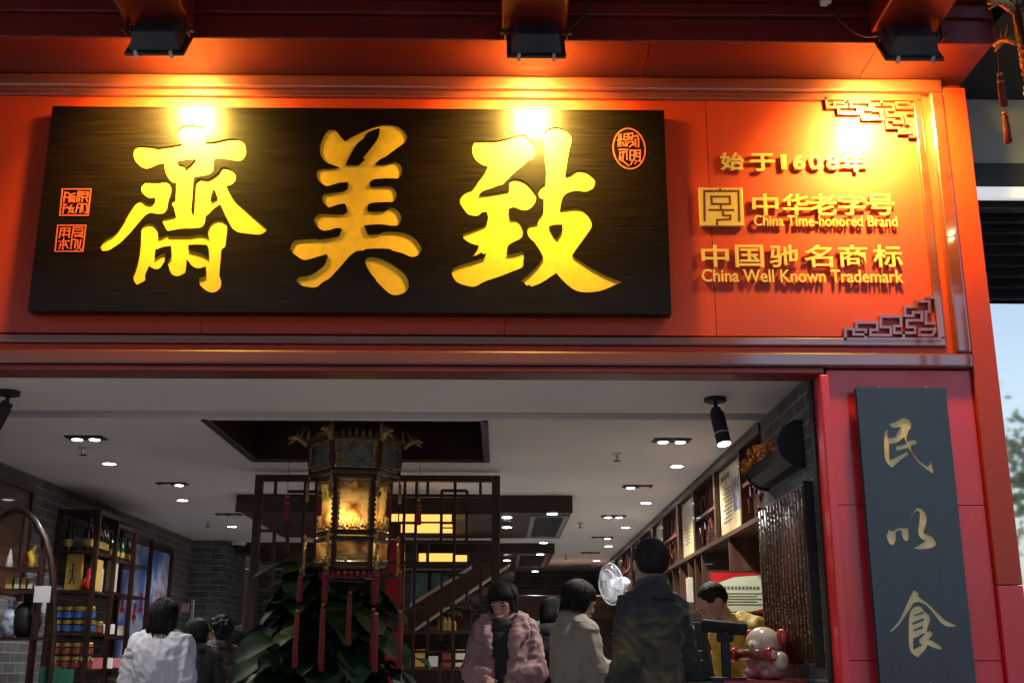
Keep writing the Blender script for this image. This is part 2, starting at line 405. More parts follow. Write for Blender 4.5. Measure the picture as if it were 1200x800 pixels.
# interior shell (ceiling with a recess, walls)
RX0, RX1, RY0, RY1 = -1.79, -.11, 6.88, 8.29
cm = MB()
for (a, b, c, d) in ((-4.0, RX0, 6.82, 18.9), (RX1, 2.4, 6.82, 18.9), (RX0, RX1, RY1, 18.9)):
    cm.box(a, b, c, d, ZC, ZC + .12)
cm.box(-4.0, 2.4, 5.62, 6.62, ZC, ZC + .12)
cm.box(RX0, RX1, 6.82, RY0, ZC, ZC + .12)
W(shop, cm, 'ceiling', M['ceil'])
W(shop, MB().box(-4.0, 2.4, 6.62, 6.82, ZC + .045, ZC + .14), 'shutter_slot', M['ceilgrey'])
W(shop, MB().box(RX0 + .001, RX1 - .001, RY0 + .001, RY1 - .001, ZC + .30, ZC + .34), 'recess_roof', M['woodh'])
for q in ((RX0 + .001, RX0 + .013, RY0 + .001, RY1 - .001), (RX1 - .013, RX1 - .001, RY0 + .001, RY1 - .001), (RX0 + .0135, RX1 - .0135, RY0 + .001, RY0 + .013), (RX0 + .0135, RX1 - .0135, RY1 - .013, RY1 - .001)):
    W(shop, MB().box(*q, ZC + .0005, ZC + .2995), 'recess_lining', M['woodh'])
W(shop, MB().box(RX0 - .035, RX0 - .002, RY0 - .03, RY1 + .03, ZC - .012, ZC - .002).box(RX1 + .002, RX1 + .035, RY0 - .03, RY1 + .03, ZC - .012, ZC - .002)
  .box(RX0 - .002, RX1 + .002, RY1 + .002, RY1 + .035, ZC - .012, ZC - .002), 'recess_trim', M['woodh'])
W(shop, MB().box(-4.0, -3.7, 5.62, 14.0, ZF, ZC + .3), 'brick_wall', M['bricky'])
W(shop, MB().box(XJ, 2.4, 5.62, 6.80, ZF, ZC - .001), 'brick_wall', M['bricky'])
W(shop, MB().box(-4.0, 2.4, 18.55, 18.8, ZF, ZC - .001), 'brick_wall', M['brickx'])
W(shop, MB().box(-4.0, -5.1, 14, 18.8, ZF, ZC - .001), 'side_wall', M['ceil'])
W(shop, MB().box(2.35, 2.5, 6.8, 18.8, ZF, ZC - .001), 'side_wall', M['ceil'])
W(shop, MB().box(-3.9, P(262, 690, 14.0).x, 14.0, 14.15, ZF, ZC - .001), 'brick_wall', M['brickx'])
W(shop, MB().box(P(262, 690, 14.0).x - .3, P(262, 690, 14.0).x + .001, 14.151, 15.1, ZF, ZC - .001), 'brick_wall', M['bricky'])
# fascia: backing, separate lacquered panels with open joints, frames
W(shop, MB().box(-4.6, XP - .001, 5.53, 5.60, ZB, ZT + .6), 'fascia_backing', M['darkred'])
joints = [-3.62, -2.66, -1.50, .02, 1.085, 2.20]
IZ0, IZ1 = 3.085, 4.405
for a, b in zip(joints[:-1], joints[1:]):
    W(shop, MB().box(a + .0015, b - .0015, FY, 5.53, IZ0, IZ1), 'fascia_panel', M['red'])
# moulded frame: inner strip, recess, outer bar
def frame_ring(mb, x0, x1, z0, z1, wd, y0, y1):
    mb.box(x0, x1, y0, y1, z0, z0 + wd).box(x0, x1, y0, y1, z1 - wd, z1)
    mb.box(x0, x0 + wd, y0, y1, z0 + wd + .0005, z1 - wd - .0005).box(x1 - wd, x1, y0, y1, z0 + wd + .0005, z1 - wd - .0005)
fr = MB(); frame_ring(fr, -3.62, 2.232, 3.030, 4.428, .042, 5.478, 5.5295); W(shop, fr, 'inner_frame', M['bronze'], bevel=.006)
fr = MB(); frame_ring(fr, -3.66, 2.270, 2.992, 4.452, .036, 5.503, 5.5293); W(shop, fr, 'frame_recess', M['red'])
fr = MB(); frame_ring(fr, -3.74, XR, ZB, 4.50, .075, 5.452, 5.5290); W(shop, fr, 'outer_frame', M['bronze'], bevel=.012)
# underside of the fascia and jamb
W(shop, MB().box(-3.1, XJ + .02, 5.46, 5.62, ZB - .035, ZB - .002), 'lintel_trim', M['darkred'], bevel=.006)
W(shop, MB().box(XJ - .004, XJ + .042, 5.46, 5.66, .12, ZB - .036), 'door_jamb', M['pillar'], bevel=.008)
W(shop, MB().box(XJ - .018, XJ - .0045, 5.58, 5.64, ZF, ZB - .036), 'shutter_rail', M['blackm'])
W(shop, MB().box(-3.13, -3.08, 5.46, 5.66, .12, ZB - .036), 'door_jamb', M['pillar'], bevel=.008)
# pillar panels between horizontal joints, return post on the right
zs = [.12, 1.517, 2.240, ZB - .003]
for a, b in zip(zs[:-1], zs[1:]):
    W(shop, MB().box(XJ + .0425, XR - .002, FY, 5.56, a + .002, b - .002), 'pillar_panel', M['pillar'])
W(shop, MB().box(XJ + .0425, XR, 5.561, 5.62, .12, ZB - .004), 'pillar_core', M['blackm'])
W(shop, MB().box(-3.80, -3.131, FY, 5.62, .12, ZB - .004), 'pillar_panel', M['pillar'])
zs = [.12, 1.86, 4.46]
for a, b in zip(zs[:-1], zs[1:]):
    W(shop, MB().box(XR + .003, XP, 5.47, 5.60, a + .002, b - .002), 'corner_post', M['pillar'] if b < 2 else M['red'], bevel=.004)
# eaves: soffit, beam with mouldings, joists, roof slab over the pavement
SY = 5.105
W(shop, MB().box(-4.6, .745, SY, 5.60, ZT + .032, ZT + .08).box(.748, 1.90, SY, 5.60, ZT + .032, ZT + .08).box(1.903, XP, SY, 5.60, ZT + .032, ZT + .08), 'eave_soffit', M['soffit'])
bmz = ZT + .032
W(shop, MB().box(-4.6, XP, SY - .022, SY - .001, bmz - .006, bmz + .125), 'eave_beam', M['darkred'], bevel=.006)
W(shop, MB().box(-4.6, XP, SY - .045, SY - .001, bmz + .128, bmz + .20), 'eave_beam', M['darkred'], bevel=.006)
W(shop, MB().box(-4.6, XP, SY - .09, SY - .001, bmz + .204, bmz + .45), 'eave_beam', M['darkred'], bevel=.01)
LAMPX = [-1.685, .167, 2.012]
for x in LAMPX:
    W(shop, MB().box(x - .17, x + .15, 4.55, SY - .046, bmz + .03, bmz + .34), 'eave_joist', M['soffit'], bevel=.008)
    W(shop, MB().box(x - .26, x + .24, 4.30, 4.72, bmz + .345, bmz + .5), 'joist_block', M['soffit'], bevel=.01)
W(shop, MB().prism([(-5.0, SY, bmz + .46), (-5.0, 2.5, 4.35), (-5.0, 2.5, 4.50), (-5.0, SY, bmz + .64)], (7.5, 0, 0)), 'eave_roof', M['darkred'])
W(shop, MB().box(-5.0, XP, 5.61, 19.2, 3.29, 8.5).box(-5.0, XP, 5.2, 5.609, bmz + .645, 8.5), 'sun_block_storey', M['upper'])  # unseen upper floors, added to keep the sun off the shop
W(shop, MB().box(-5.3, 2.75, 4.9, 19.4, 8.501, 8.75), 'roof', M['roof'])  # unseen cap over the added sun-blocking storey
# fretwork corners (traced at the lower corner; the upper one is its mirror image)
fo, fs_ = (960, 335), 6.316
fret = [[(190, 402), (190, 322), (250, 322), (250, 362), (340, 362), (340, 328), (272, 328), (272, 275), (425, 275), (425, 328), (375, 328), (375, 368), (525, 368), (525, 308), (452, 308), (452, 230), (600, 230), (600, 300), (550, 300), (550, 350), (705, 350), (705, 308), (645, 308), (645, 258), (755, 258), (755, 200), (690, 200), (690, 225), (630, 225), (630, 160), (715, 160), (715, 118), (810, 118), (810, 195), (785, 195), (785, 280), (845, 280)],
        [(850, 325), (735, 325), (735, 368), (830, 368), (850, 340)], [(190, 395), (885, 395)], [(860, 95), (888, 395)], [(790, 90), (860, 90)], [(340, 362), (340, 395)], [(620, 350), (620, 395)]]
def fpt(p):
    q = P(fo[0] + p[0] / fs_, fo[1] + p[1] / fs_, 5.485); return (q.x, q.z)
for flip in (0, 1):
    lines = [[fpt(p) for p in ln] for ln in fret]
    if flip: lines = [[(x, 3.030 + 4.428 - z) for x, z in ln] for ln in lines]
    W(shop, MB().strokes(lines, .0135, 5.474 + .001 * flip, 5.4995), 'corner_fretwork', M['bronze'])

# ================================================================== SIGN BOARD WITH INCISED CHARACTERS
AO, AS = (110, 140), 5.714
qi = [[(558,110),(562,75),(590,45),(640,38),(700,42),(735,60),(748,100),(745,155),(800,150),(850,140),(900,130),(960,130),(1000,155),(1018,200),(1010,250),(975,278),(920,270),(860,262),(805,265),(800,300),(798,340),(770,368),(720,378),(672,385),(664,420),(662,480),(655,560),(650,610),(660,618),(668,605),(672,540),(678,470),(684,415),(710,395),(755,402),(800,380),(835,350),(850,325),(880,318),(925,340),(948,375),(945,410),(920,435),(885,445),(900,480),(935,535),(980,575),(1040,628),(1100,680),(1160,735),(1150,750),(1110,770),(1040,765),(970,755),(930,730),(905,690),(880,640),(850,575),(838,570),(800,600),(765,635),(748,650),(742,690),(720,720),(660,728),(580,730),(500,745),(485,735),(470,705),(450,670),(455,660),(500,650),(548,640),(540,610),(535,585),(525,575),(520,540),(545,525),(548,480),(550,425),(520,415),(490,375),(475,330),(472,292),(430,300),(390,318),(350,328),(310,310),(275,270),(266,225),(280,190),(310,178),(400,182),(420,190),(500,180),(590,165),(575,140)],
      [(555,282),(600,272),(680,265),(650,300),(615,330),(600,305),(570,300)], [(797,470),(812,475),(825,520),(800,535),(782,548),(780,530)],
      [(345,408),(420,412),(480,405),(508,425),(518,460),(514,500),(500,540),(493,580),(486,605),(465,628),(420,630),(380,625),(345,640),(300,690),(250,750),(180,822),(140,850),(100,875),(55,880),(40,850),(75,800),(130,770),(170,730),(210,670),(225,640),(265,575),(290,545),(320,535),(350,560),(385,565),(410,540),(408,520),(380,527),(345,510),(318,475),(322,435)]]
qi += [[(x, y + 571) for x, y in lp] for lp in (
      [(318,160),(335,130),(375,118),(410,135),(428,170),(430,215),(455,210),(490,190),(500,205),(570,205),(640,205),(700,195),(740,200),(768,215),(758,170),(775,125),(810,98),(850,98),(885,125),(892,170),(885,230),(878,280),(855,300),(848,370),(840,470),(852,510),(848,550),(820,580),(780,585),(740,565),(708,530),(702,485),(730,478),(748,468),(748,412),(700,425),(660,410),(635,380),(620,365),(617,420),(610,455),(570,475),(530,470),(508,440),(498,405),(488,395),(500,360),(518,340),(515,275),(470,280),(412,300),(405,355),(440,330),(465,320),(480,330),(475,370),(450,415),(425,430),(395,425),(370,408),(350,450),(342,475),(345,505),(290,535),(268,510),(262,465),(280,430),(300,360),(312,270)],
      [(632,268),(690,265),(755,268),(765,290),(766,355),(752,342),(710,320),(650,305),(632,300)])]
mei = [[(340,110),(370,78),(410,80),(440,105),(470,145),(498,168),(540,140),(600,110),(680,75),(760,48),(830,40),(900,52),(950,85),(978,130),(970,170),(930,205),(880,240),(820,285),(765,315),(730,350),(790,352),(850,340),(885,330),(920,345),(940,385),(935,430),(910,462),(850,460),(780,462),(715,470),(690,490),(690,525),(760,522),(830,520),(870,530),(895,570),(895,610),(870,645),(800,645),(720,650),(680,660),(668,690),(672,715),(740,717),(810,712),(840,687),(880,689),(920,727),(935,777),(910,827),(860,829),(780,819),(700,822),(645,827),(655,857),(672,897),(760,892),(800,875),(900,875),(980,892),(1040,927),(1085,987),(1095,1017),(1060,1062),(1010,1072),(950,1047),(860,1022),(850,1012),(760,1007),(655,1012),(645,1022),(585,1029),(530,1067),(470,1137),(410,1202),(375,1239),(320,1272),(270,1309),(200,1307),(150,1292),(112,1257),(130,1227),(200,1217),(250,1197),(330,1137),(360,1067),(350,1052),(270,1075),(180,1097),(120,1067),(75,1027),(70,987),(95,947),(130,937),(270,929),(290,935),(380,922),(450,907),(470,852),(430,847),(380,862),(325,867),(285,842),(255,792),(265,757),(300,735),(380,737),(480,737),(515,717),(500,667),(490,655),(440,665),(370,688),(335,660),(315,620),(325,580),(400,570),(480,560),(515,540),(520,490),(450,495),(390,512),(350,520),(300,490),(275,450),(275,410),(300,385),(380,382),(450,375),(400,355),(350,335),(315,295),(298,240),(310,170)],
       [(500,355),(520,310),(560,235),(600,180),(640,150),(660,115),(700,90),(765,68),(760,120),(735,170),(690,230),(635,298),(650,310),(605,352),(560,355)],
       [(650,1097),(665,1079),(710,1072),(780,1087),(860,1127),(930,1177),(975,1227),(993,1287),(985,1327),(950,1357),(890,1372),(840,1357),(790,1312),(740,1262),(735,1247),(700,1207),(665,1147)]]
zhi = [[(205,140),(280,138),(350,135),(430,115),(500,95),(530,110),(570,150),(588,200),(580,240),(540,265),(500,300),(450,340),(405,385),(375,415),(345,422),(310,437),(262,452),(235,468),(225,485),(330,470),(418,455),(420,420),(418,398),(440,380),(480,380),(530,405),(575,455),(592,500),(575,545),(540,575),(500,578),(450,560),(415,570),(415,585),(425,635),(470,637),(495,665),(508,710),(495,755),(460,775),(412,805),(402,860),(450,855),(510,835),(515,885),(508,900),(512,915),(500,945),(440,970),(350,1005),(260,1035),(200,1067),(140,1060),(80,1035),(52,985),(60,950),(100,930),(200,900),(262,880),(272,850),(255,862),(240,848),(220,862),(180,877),(225,807),(170,790),(128,760),(122,727),(200,700),(275,670),(285,625),(275,590),(245,593),(215,615),(160,607),(130,575),(105,530),(115,490),(150,455),(190,440),(230,385),(265,340),(285,300),(240,285),(200,250),(183,200),(190,160)],
       [(640,100),(660,65),(710,50),(770,65),(808,100),(815,140),(800,200),(785,290),(775,360),(810,350),(850,325),(900,330),(945,360),(967,400),(955,440),(910,460),(850,455),(800,465),(765,490),(750,530),(742,575),(800,567),(870,567),(915,600),(940,645),(943,690),(900,755),(860,810),(822,867),(880,905),(950,950),(1050,1000),(1150,1037),(1100,1055),(1000,1095),(900,1103),(840,1090),(790,1055),(745,1010),(720,980),(690,1000),(620,1045),(560,1067),(545,1055),(530,1062),(515,1045),(490,1030),(540,990),(600,930),(635,880),(620,845),(580,785),(545,750),(533,705),(545,670),(600,660),(605,630),(635,585),(638,545),(640,510),(612,500),(605,460),(620,430),(650,410),(655,330),(645,250),(640,170)],
       [(670,685),(700,673),(758,670),(750,715),(722,760),(695,730)]]
BY = 5.415
def chars(loops, o, s, Y):
    return [[(q.x, q.z) for q in (P(o[0] + x / s, o[1] + y / s, Y) for x, y in smooth_loop(lp))] for lp in loops]
L_qi = chars(qi, AO, AS, BY); L_mei = chars(mei, (330, 140), 6.667, BY); L_zhi = chars(zhi, (520, 140), 5.4545, BY)
BX0, BX1, BZ0, BZ1 = -2.339, .849, 3.172, 4.286
sign = thing('sign_board', 'long black wooden board with three big incised gold characters over the entrance', 'sign', (-.745, BY, BZ0))
def incised(root, rect, charsets, Y, depth, th, mboard, mgold, labels):
    x0, x1, z0, z1 = rect
    me = flat_curve([[(x0, z0), (x1, z0), (x1, z1), (x0, z1)]] + [lp for cs in charsets for lp in cs], depth / 2)
    upright(me, Y + depth / 2)
    L = root.location
    for v in me.vertices: v.co -= L
    link('board', me, mboard, root)
    W(root, MB().box(x0, x1, Y + depth + .012, Y + th, z0, z1), 'back_board', mboard)
    for cs, lb in zip(charsets, labels):
        xs = [p[0] for lp in cs for p in lp]; zz = [p[1] for lp in cs for p in lp]
        o = W(root, MB().box(min(xs) - .012, max(xs) + .012, Y + depth + .0005, Y + depth + .0115, min(zz) - .012, max(zz) + .012), 'gilded_character', mgold)
        o['label'] = lb
incised(sign, (BX0, BX1, BZ0, BZ1), (L_qi, L_mei, L_zhi), BY, .009, .075, M['board'], M['gilt'],
        ('left gold character, the most intricate of the three', 'middle gold character with four crossbars', 'right gold character under the second glow'))
W(sign, MB().box(-2.3, .81, BY + .0755, 5.4995, 3.3, 3.36).box(-2.3, .81, BY + .0755, 5.4995, 4.1, 4.16), 'mounting_batten', M['blackm'])
def seal(lines, o, s, wd, Y, name, label):
    W(sign, MB().strokes([[(q.x, q.z) for q in (P(o[0] + x / s, o[1] + y / s, Y) for x, y in ln)] for ln in lines], wd, Y - .004, Y - .0005), name, M['sealred'])['label'] = label
oval = [[(335 + 230 * math.cos(t * math.pi / 18) - 30 * math.sin(t * math.pi / 18) * -1 * .6, 425 + 290 * math.sin(t * math.pi / 18)) for t in range(37)],
        [(190,230),(180,390)],[(215,220),(210,390)],[(170,300),(230,290)],[(265,215),(320,210),(315,300),(260,300),(265,215)],[(260,260),(315,255)],[(245,340),(255,380),(300,385),(320,340)],[(285,330),(285,360)],
        [(330,210),(385,200),(385,260),(330,265),(330,210)],[(335,290),(385,285)],[(330,330),(385,320),(400,370)],[(340,400),(400,350)],[(400,250),(450,235),(470,280),(470,400)],[(425,290),(430,390)],
        [(190,440),(310,440)],[(200,480),(300,470)],[(205,500),(195,580)],[(250,480),(245,600),(330,670)],[(300,500),(305,580)],[(215,540),(215,600)],
        [(350,450),(350,590)],[(350,450),(410,450),(410,590),(350,590)],[(355,520),(410,520)],[(430,450),(495,445),(490,600)],[(430,450),(435,540),(490,540)],[(440,495),(490,492)],[(380,610),(360,650)],[(440,600),(420,640)],[(470,600),(500,610)]]
seal(oval, (710, 140), 12.3, .0065, BY, 'red_seal', 'oval red seal at the upper right')
sq1 = [[(118,105),(415,105),(385,378),(90,378),(118,105)],[(140,140),(175,145)],[(150,140),(130,240)],[(130,190),(175,190)],[(180,140),(200,170)],[(195,165),(250,150)],[(190,180),(245,180),(240,240)],[(190,180),(185,240)],[(205,195),(203,235)],[(222,195),(220,235)],
       [(285,130),(265,235)],[(305,130),(290,235)],[(325,135),(385,135),(380,190),(320,190),(325,135)],[(322,160),(380,160)],[(330,200),(320,235)],[(365,200),(378,235)],
       [(125,265),(155,265)],[(120,300),(160,300)],[(140,265),(120,355)],[(170,290),(215,350)],[(215,270),(190,300),(235,300)],[(200,310),(180,355)],[(220,310),(230,350)],
       [(280,260),(255,350)],[(280,260),(320,260),(300,350)],[(265,300),(310,300)],[(330,260),(370,260),(375,350),(350,350)],[(330,270),(325,340)]]
sq2 = [[(70,482),(362,482),(330,752),(40,752),(70,482)],[(105,510),(195,510),(185,610)],[(105,510),(85,610)],[(110,540),(180,540)],[(140,520),(130,600)],[(110,580),(175,580)],
       [(235,505),(330,505),(325,605)],[(235,505),(215,610)],[(250,530),(310,530)],[(240,560),(320,560)],[(250,585),(310,600)],[(310,580),(250,600)],
       [(80,650),(190,645)],[(130,625),(120,730)],[(100,670),(85,725)],[(150,665),(175,720)],[(90,690),(160,690)],
       [(215,630),(205,725)],[(215,630),(260,630),(245,715)],[(280,635),(275,700),(320,740)],[(310,635),(300,690)],[(260,740),(300,700)]]
seal(sq1, (60, 210), 8.883, .0058, BY, 'red_seal', 'upper square red seal at the left end')
seal(sq2, (60, 210), 8.883, .0058, BY, 'red_seal', 'lower square red seal at the left end')

# ================================================================== HANGING COUPLET BOARD
PY = 5.42
minc = [[(272,235),(350,215),(410,180),(460,168),(500,190),(525,230),(520,265),(490,310),(478,350),(470,385),(485,415),(545,395),(580,410),(585,430),(560,445),(515,465),(530,510),(570,570),(620,630),(690,675),(705,660),(718,590),(735,650),(755,755),(700,725),(620,665),(560,600),(520,530),(485,480),(420,500),(370,515),(350,490),(360,465),(440,450),(468,440),(450,400),(440,375),(380,420),(330,440),(290,440),(290,520),(292,600),(310,605),(380,570),(450,535),(465,505),(490,535),(485,555),(420,600),(360,650),(315,690),(280,660),(245,600),(235,500),(232,400),(240,320),(270,290),(285,300),(275,330),(280,370),(300,380),(350,370),(370,330),(385,300),(415,265),(380,270),(330,275),(300,255)]]
yi = [[(190,390),(215,405),(240,420),(270,395),(310,380),(350,380),(380,385),(388,368),(400,375),(405,440),(400,500),(385,528),(350,505),(330,460),(325,410),(290,410),(272,430),(270,480),(260,535),(235,568),(200,545),(178,500),(170,465),(185,430)],
      [(392,360),(400,330),(430,265),(455,210),(470,190),(490,172),(520,175),(560,200),(590,245),(592,310),(570,390),(560,435),(600,450),(650,475),(685,520),(695,560),(650,585),(580,602),(500,605),(450,598),(480,580),(540,545),(580,520),(540,500),(505,460),(498,400),(510,310),(515,230),(495,205),(472,215),(442,270),(412,330),(402,362)]]
shi = [[(345,70),(385,95),(378,120),(420,150),(470,190),(530,250),(590,305),(640,330),(680,348),(655,358),(600,355),(555,330),(510,275),(460,215),(420,180),(380,165),(345,170),(325,200),(300,240),(260,300),(210,365),(165,398),(152,388),(180,365),(225,310),(260,240),(300,150),(330,90)],
       [(330,215),(370,195),(405,205),(425,235),(465,270),(470,310),(450,370),(446,400),(470,385),(497,415),(460,455),(510,480),(560,515),(562,540),(500,525),(450,500),(430,540),(375,600),(330,570),(305,520),(300,430),(300,320),(310,250)],
       [(345,270),(410,240),(420,250),(350,275)], [(330,330),(415,292),(418,310),(335,340)], [(338,385),(410,352),(412,368),(345,392)], [(340,450),(375,435),(410,415),(432,408),(380,460),(385,490),(410,500),(380,515),(340,535)]]
wei = [[(465, 790), (485, 796), (492, 815), (478, 830), (462, 812)]]
plq = thing('couplet_board', 'tall black wooden plaque, tinted blue for reflected sky, with gold calligraphy hung on the red pillar', 'sign', (1.96, PY, .75))
incised(plq, (1.741, 2.180, .75, 2.803), (chars(minc, (1010, 470), 8.892, PY), chars(yi, (1020, 575), 8.892, PY), chars(shi, (1020, 680), 6.669, PY), chars(wei, (1020, 680), 6.669, PY)), PY, .006, .045, M['plaque'], M['giltpale'],
        ('topmost gold character', 'middle gold character of two curved strokes', 'lower gold character with a roof shape', 'tip of a gold stroke at the bottom'))
W(plq, MB().box(1.8, 2.12, PY + .0455, 5.4995, 2.6, 2.66).box(1.8, 2.12, PY + .0455, 5.4995, 1.0, 1.06), 'mounting_batten', M['blackm'])
for x in (1.86, 2.09): W(plq, MB().tube([(x, PY + .02, 2.80), (x, PY + .02, 2.812)], .006), 'hanging_pin', M['clip'])

# ================================================================== RAISED GOLD LETTERING ON THE FASCIA
LY = 5.474
def px_box(x0, x1, y0, y1, Y=LY):
    a, b = P(x0, y1, Y), P(x1, y0, Y); return a.x, b.x, a.z, b.z
def lettering(name, label, items, off):
    mb = MB()
    for body, (x0, x1, y0, y1) in items:
        X0, X1, Z0, Z1 = px_box(x0, x1, y0, y1); add_text(mb, body, X0, X1, Z0, Z1, LY + .004, .010, off)
    xs = [v[0] for v in mb.v]; zz = [v[2] for v in mb.v]
    st = MB()
    for k in range(12):        # stand-off pins down to the panel
        x = min(xs) + (max(xs) - min(xs)) * (k + .5) / 12
    t = thing(name, label, 'lettering', ((min(xs) + max(xs)) / 2, LY, min(zz)))
    W(t, mb, 'raised_letters', M['letter'])
    return t
s4 = 4.615
def z4(x0, x1, y0, y1, oy=165): return (810 + x0 / s4, 810 + x1 / s4, oy + y0 / s4, oy + y1 / s4)
lettering('wall_lettering', 'top line of raised gold characters with the year 1608', [('始', z4(160, 286, 62, 157)), ('于', z4(322, 452, 66, 162)), ('1', z4(490, 514, 72, 150)), ('6', z4(555, 615, 72, 152)), ('0', z4(640, 706, 72, 152)), ('8', z4(735, 800, 72, 152)), ('年', z4(812, 950, 68, 165))], .028)
lettering('wall_lettering', 'five raised gold Chinese characters right of the square emblem', [(c, z4(a, b, 284, 400)) for c, a, b in (('中', 335, 470), ('华', 497, 637), ('老', 643, 785), ('字', 800, 938), ('号', 955, 1096))], .017)
lettering('wall_lettering', 'short English line in raised gold letters level with the foot of the emblem', [('China Time-honored Brand', z4(342, 1113, 404, 458))], .012)
lettering('wall_lettering', 'six raised gold Chinese characters in the lowest Chinese line', [(c, z4(a, b, 76, 196, 270)) for c, a, b in (('中', 60, 202), ('国', 243, 390), ('驰', 428, 580), ('名', 616, 762), ('商', 802, 950), ('标', 990, 1138))], .015)
lettering('wall_lettering', 'longest English line in raised gold letters, at the very bottom', [('China Well Known Trademark', z4(60, 1146, 212, 276, 270))], .014)
def e4(p):
    q = P(810 + p[0] / s4, 165 + p[1] / s4, LY); return (q.x, q.z)
em = thing('square_emblem', 'square gold emblem plate with angular dark line pattern', 'emblem', (*[P(843, 266, LY)[i] for i in (0, 1, 2)],))
x0, z1 = e4((40, 252)); x1, z0 = e4((288, 460))
W(em, MB().box(x0, x1, LY, LY + .02, z0, z1), 'plate', M['letter'], bevel=.003)
W(em, MB().strokes([[e4(p) for p in ln] for ln in ([(72, 430), (70, 272), (256, 272), (260, 432)], [(156, 262), (156, 272)], [(108, 302), (208, 302), (210, 342), (112, 342), (108, 302)], [(98, 374), (228, 374)], [(160, 342), (160, 374)], [(172, 374), (172, 404), (212, 404), (212, 424), (140, 428), (140, 452)])], .010, LY - .002, LY + .001), 'line_pattern', M['darkred'])

# ================================================================== FLOODLIGHTS UNDER THE EAVES
def floodlight(x, label, tilt, first=None):
    t = thing('floodlight', label, 'floodlight', (x, 4.98, 4.60), 0, 'floodlights aimed at the sign')
    # local: glass faces +y and down
    rot = Matrix.Rotation(rad(tilt), 3, 'X')
    def tr(mb, off=(0, 0, 0)):
        mb.v = [tuple(rot @ Vector(v) + Vector(off)) for v in mb.v]; return mb
    o = (0, .02, -.142)
    w2 = .115
    # housing: sloped back box (wide flange at the glass side, narrow finned back)
    hb = MB()
    prof = [(-w2, -.10), (w2, -.10), (w2, .09), (-w2, .09)]
    a = [(-.10, -.055, -.075), (.10, -.055, -.075), (.10, -.055, .075), (-.10, -.055, .075)]
    b = [(-.125, .035, -.105), (.125, .035, -.105), (.125, .035, .105), (-.125, .035, .105)]
    hb.add(a + b, [(0, 1, 2, 3), (4, 7, 6, 5), (0, 4, 5, 1), (1, 5, 6, 2), (2, 6, 7, 3), (3, 7, 4, 0)])
    tr(hb, o).build('housing', M['black'], t, bevel=.008)
    tr(MB().box(-.145, .145, .036, .052, -.125, .125), o).build('glass_rim', M['black'], t, bevel=.004)
    tr(MB().box(-.105, .105, .0525, .056, -.085, .085), o).build('glass', M['flood'], t)
    al = bpy.data.lights.new('lamp', 'AREA'); al.shape = 'RECTANGLE'; al.size = .20; al.size_y = .16; al.energy = FLOOD_W; al.color = FLOOD_COL; al.spread = rad(112)
    ao = bpy.data.objects.new('lamp', al); COL.objects.link(ao); ao.parent = t
    ao.location = rot @ Vector((0, .060, 0)) + Vector(o); ao.rotation_euler = (rot @ Vector((0, 1, 0))).to_track_quat('-Z', 'X').to_euler()
    tr(MB().box(-.07, .07, -.0565, -.0555, -.004, .004), o).build('housing_seam', M['blackm'], t)
    for s in (-1, 1):
        tr(MB().box(s * .085 - .008, s * .085 + .008, .02, .058, -.138, -.1255), o).build('clip', M['clip'], t)
    br = MB().box(-.155, -.149, -.02, .02, -.15, .03).box(.149, .155, -.02, .02, -.15, .03).box(-.155, .155, -.02, .02, .0305, .037)
    br.build('bracket', M['darkred'], t)
    for q in (-.175, .126): MB().tube([(q, 0, -.12), (q + .049, 0, -.12)], .014).build('knob', M['blackm'], t)
    return t
floodlight(LAMPX[0], 'black floodlight above the left end of the sign board', -36)
floodlight(LAMPX[1], 'black floodlight above the right end of the sign board', -36)
floodlight(LAMPX[2], 'black floodlight in the corner above the fretwork', -36)
def cable(pts, label, r=.006):
    o = MB().tube(pts, r, 6).build('cable', M['blackm'], smooth=True); tag(o, label, 'cable'); return o
def sag(a, b, dz, n=9):
    a, b = Vector(a), Vector(b); return [a.lerp(b, i / n) - Vector((0, 0, dz * 4 * (i / n) * (1 - i / n))) for i in range(n + 1)]
cable(sag((1.62, 5.0, 4.66), (1.885, 4.98, 4.50), .09), 'drooping black cable between the white plug and corner floodlight')
cable(sag((-1.98, 5.02, 4.75), (-1.83, 5.0, 4.52), .02), 'short black cable beside the floodlight on the left')
cable(sag((.48, 5.0, 4.75), (.31, 4.99, 4.50), .05), 'black cable beside the floodlight near the middle')
pl = tag(MB().box(1.585, 1.635, 4.97, 5.02, 4.655, 4.715).build('power_plug', M['white'], bevel=.008), 'small white plug hanging under the dark eave beam', 'plug')

# ================================================================== NEIGHBOURING SHOPFRONT AT THE RIGHT
NY = 5.95
nb = thing('neighbour_shopfront', 'glazed neighbouring shopfront with charcoal louvres at the right edge', 'building', (4, NY, 0))
def zy(y, x=1180): return P(x, y, NY).z
W(nb, MB().box(XP + .02, 7, NY + .02, NY + .12, zy(192), zy(100)), 'pale_transom', M['palegrey'])
W(nb, MB().box(XP + .02, 7, NY - .02, NY + .1, zy(226), zy(193)), 'dark_rail', M['louvre'])
W(nb, MB().box(XP + .05, 7, NY - .06, NY - .025, zy(237), zy(224)), 'fluorescent_strip', M['tube'])
lv = MB(); n_ = 9; za, zb = zy(352), zy(238)
for k in range(n_):
    z = za + (zb - za) * k / n_
    lv.prism([(XP + .02, NY - .03, z), (XP + .02, NY + .05, z + .05), (XP + .02, NY + .06, z + .045), (XP + .02, NY - .02, z - .006)], (4.5, 0, 0))
W(nb, lv, 'louvre', M['louvre'])
W(nb, MB().box(XP + .02, 7, NY + .065, NY + .12, za, zb), 'louvre_backing', M['louvre'])
W(nb, MB().box(XP + .02, 7, NY + .0, NY + .012, .3, zy(356)), 'glass_pane', M['mirror'])
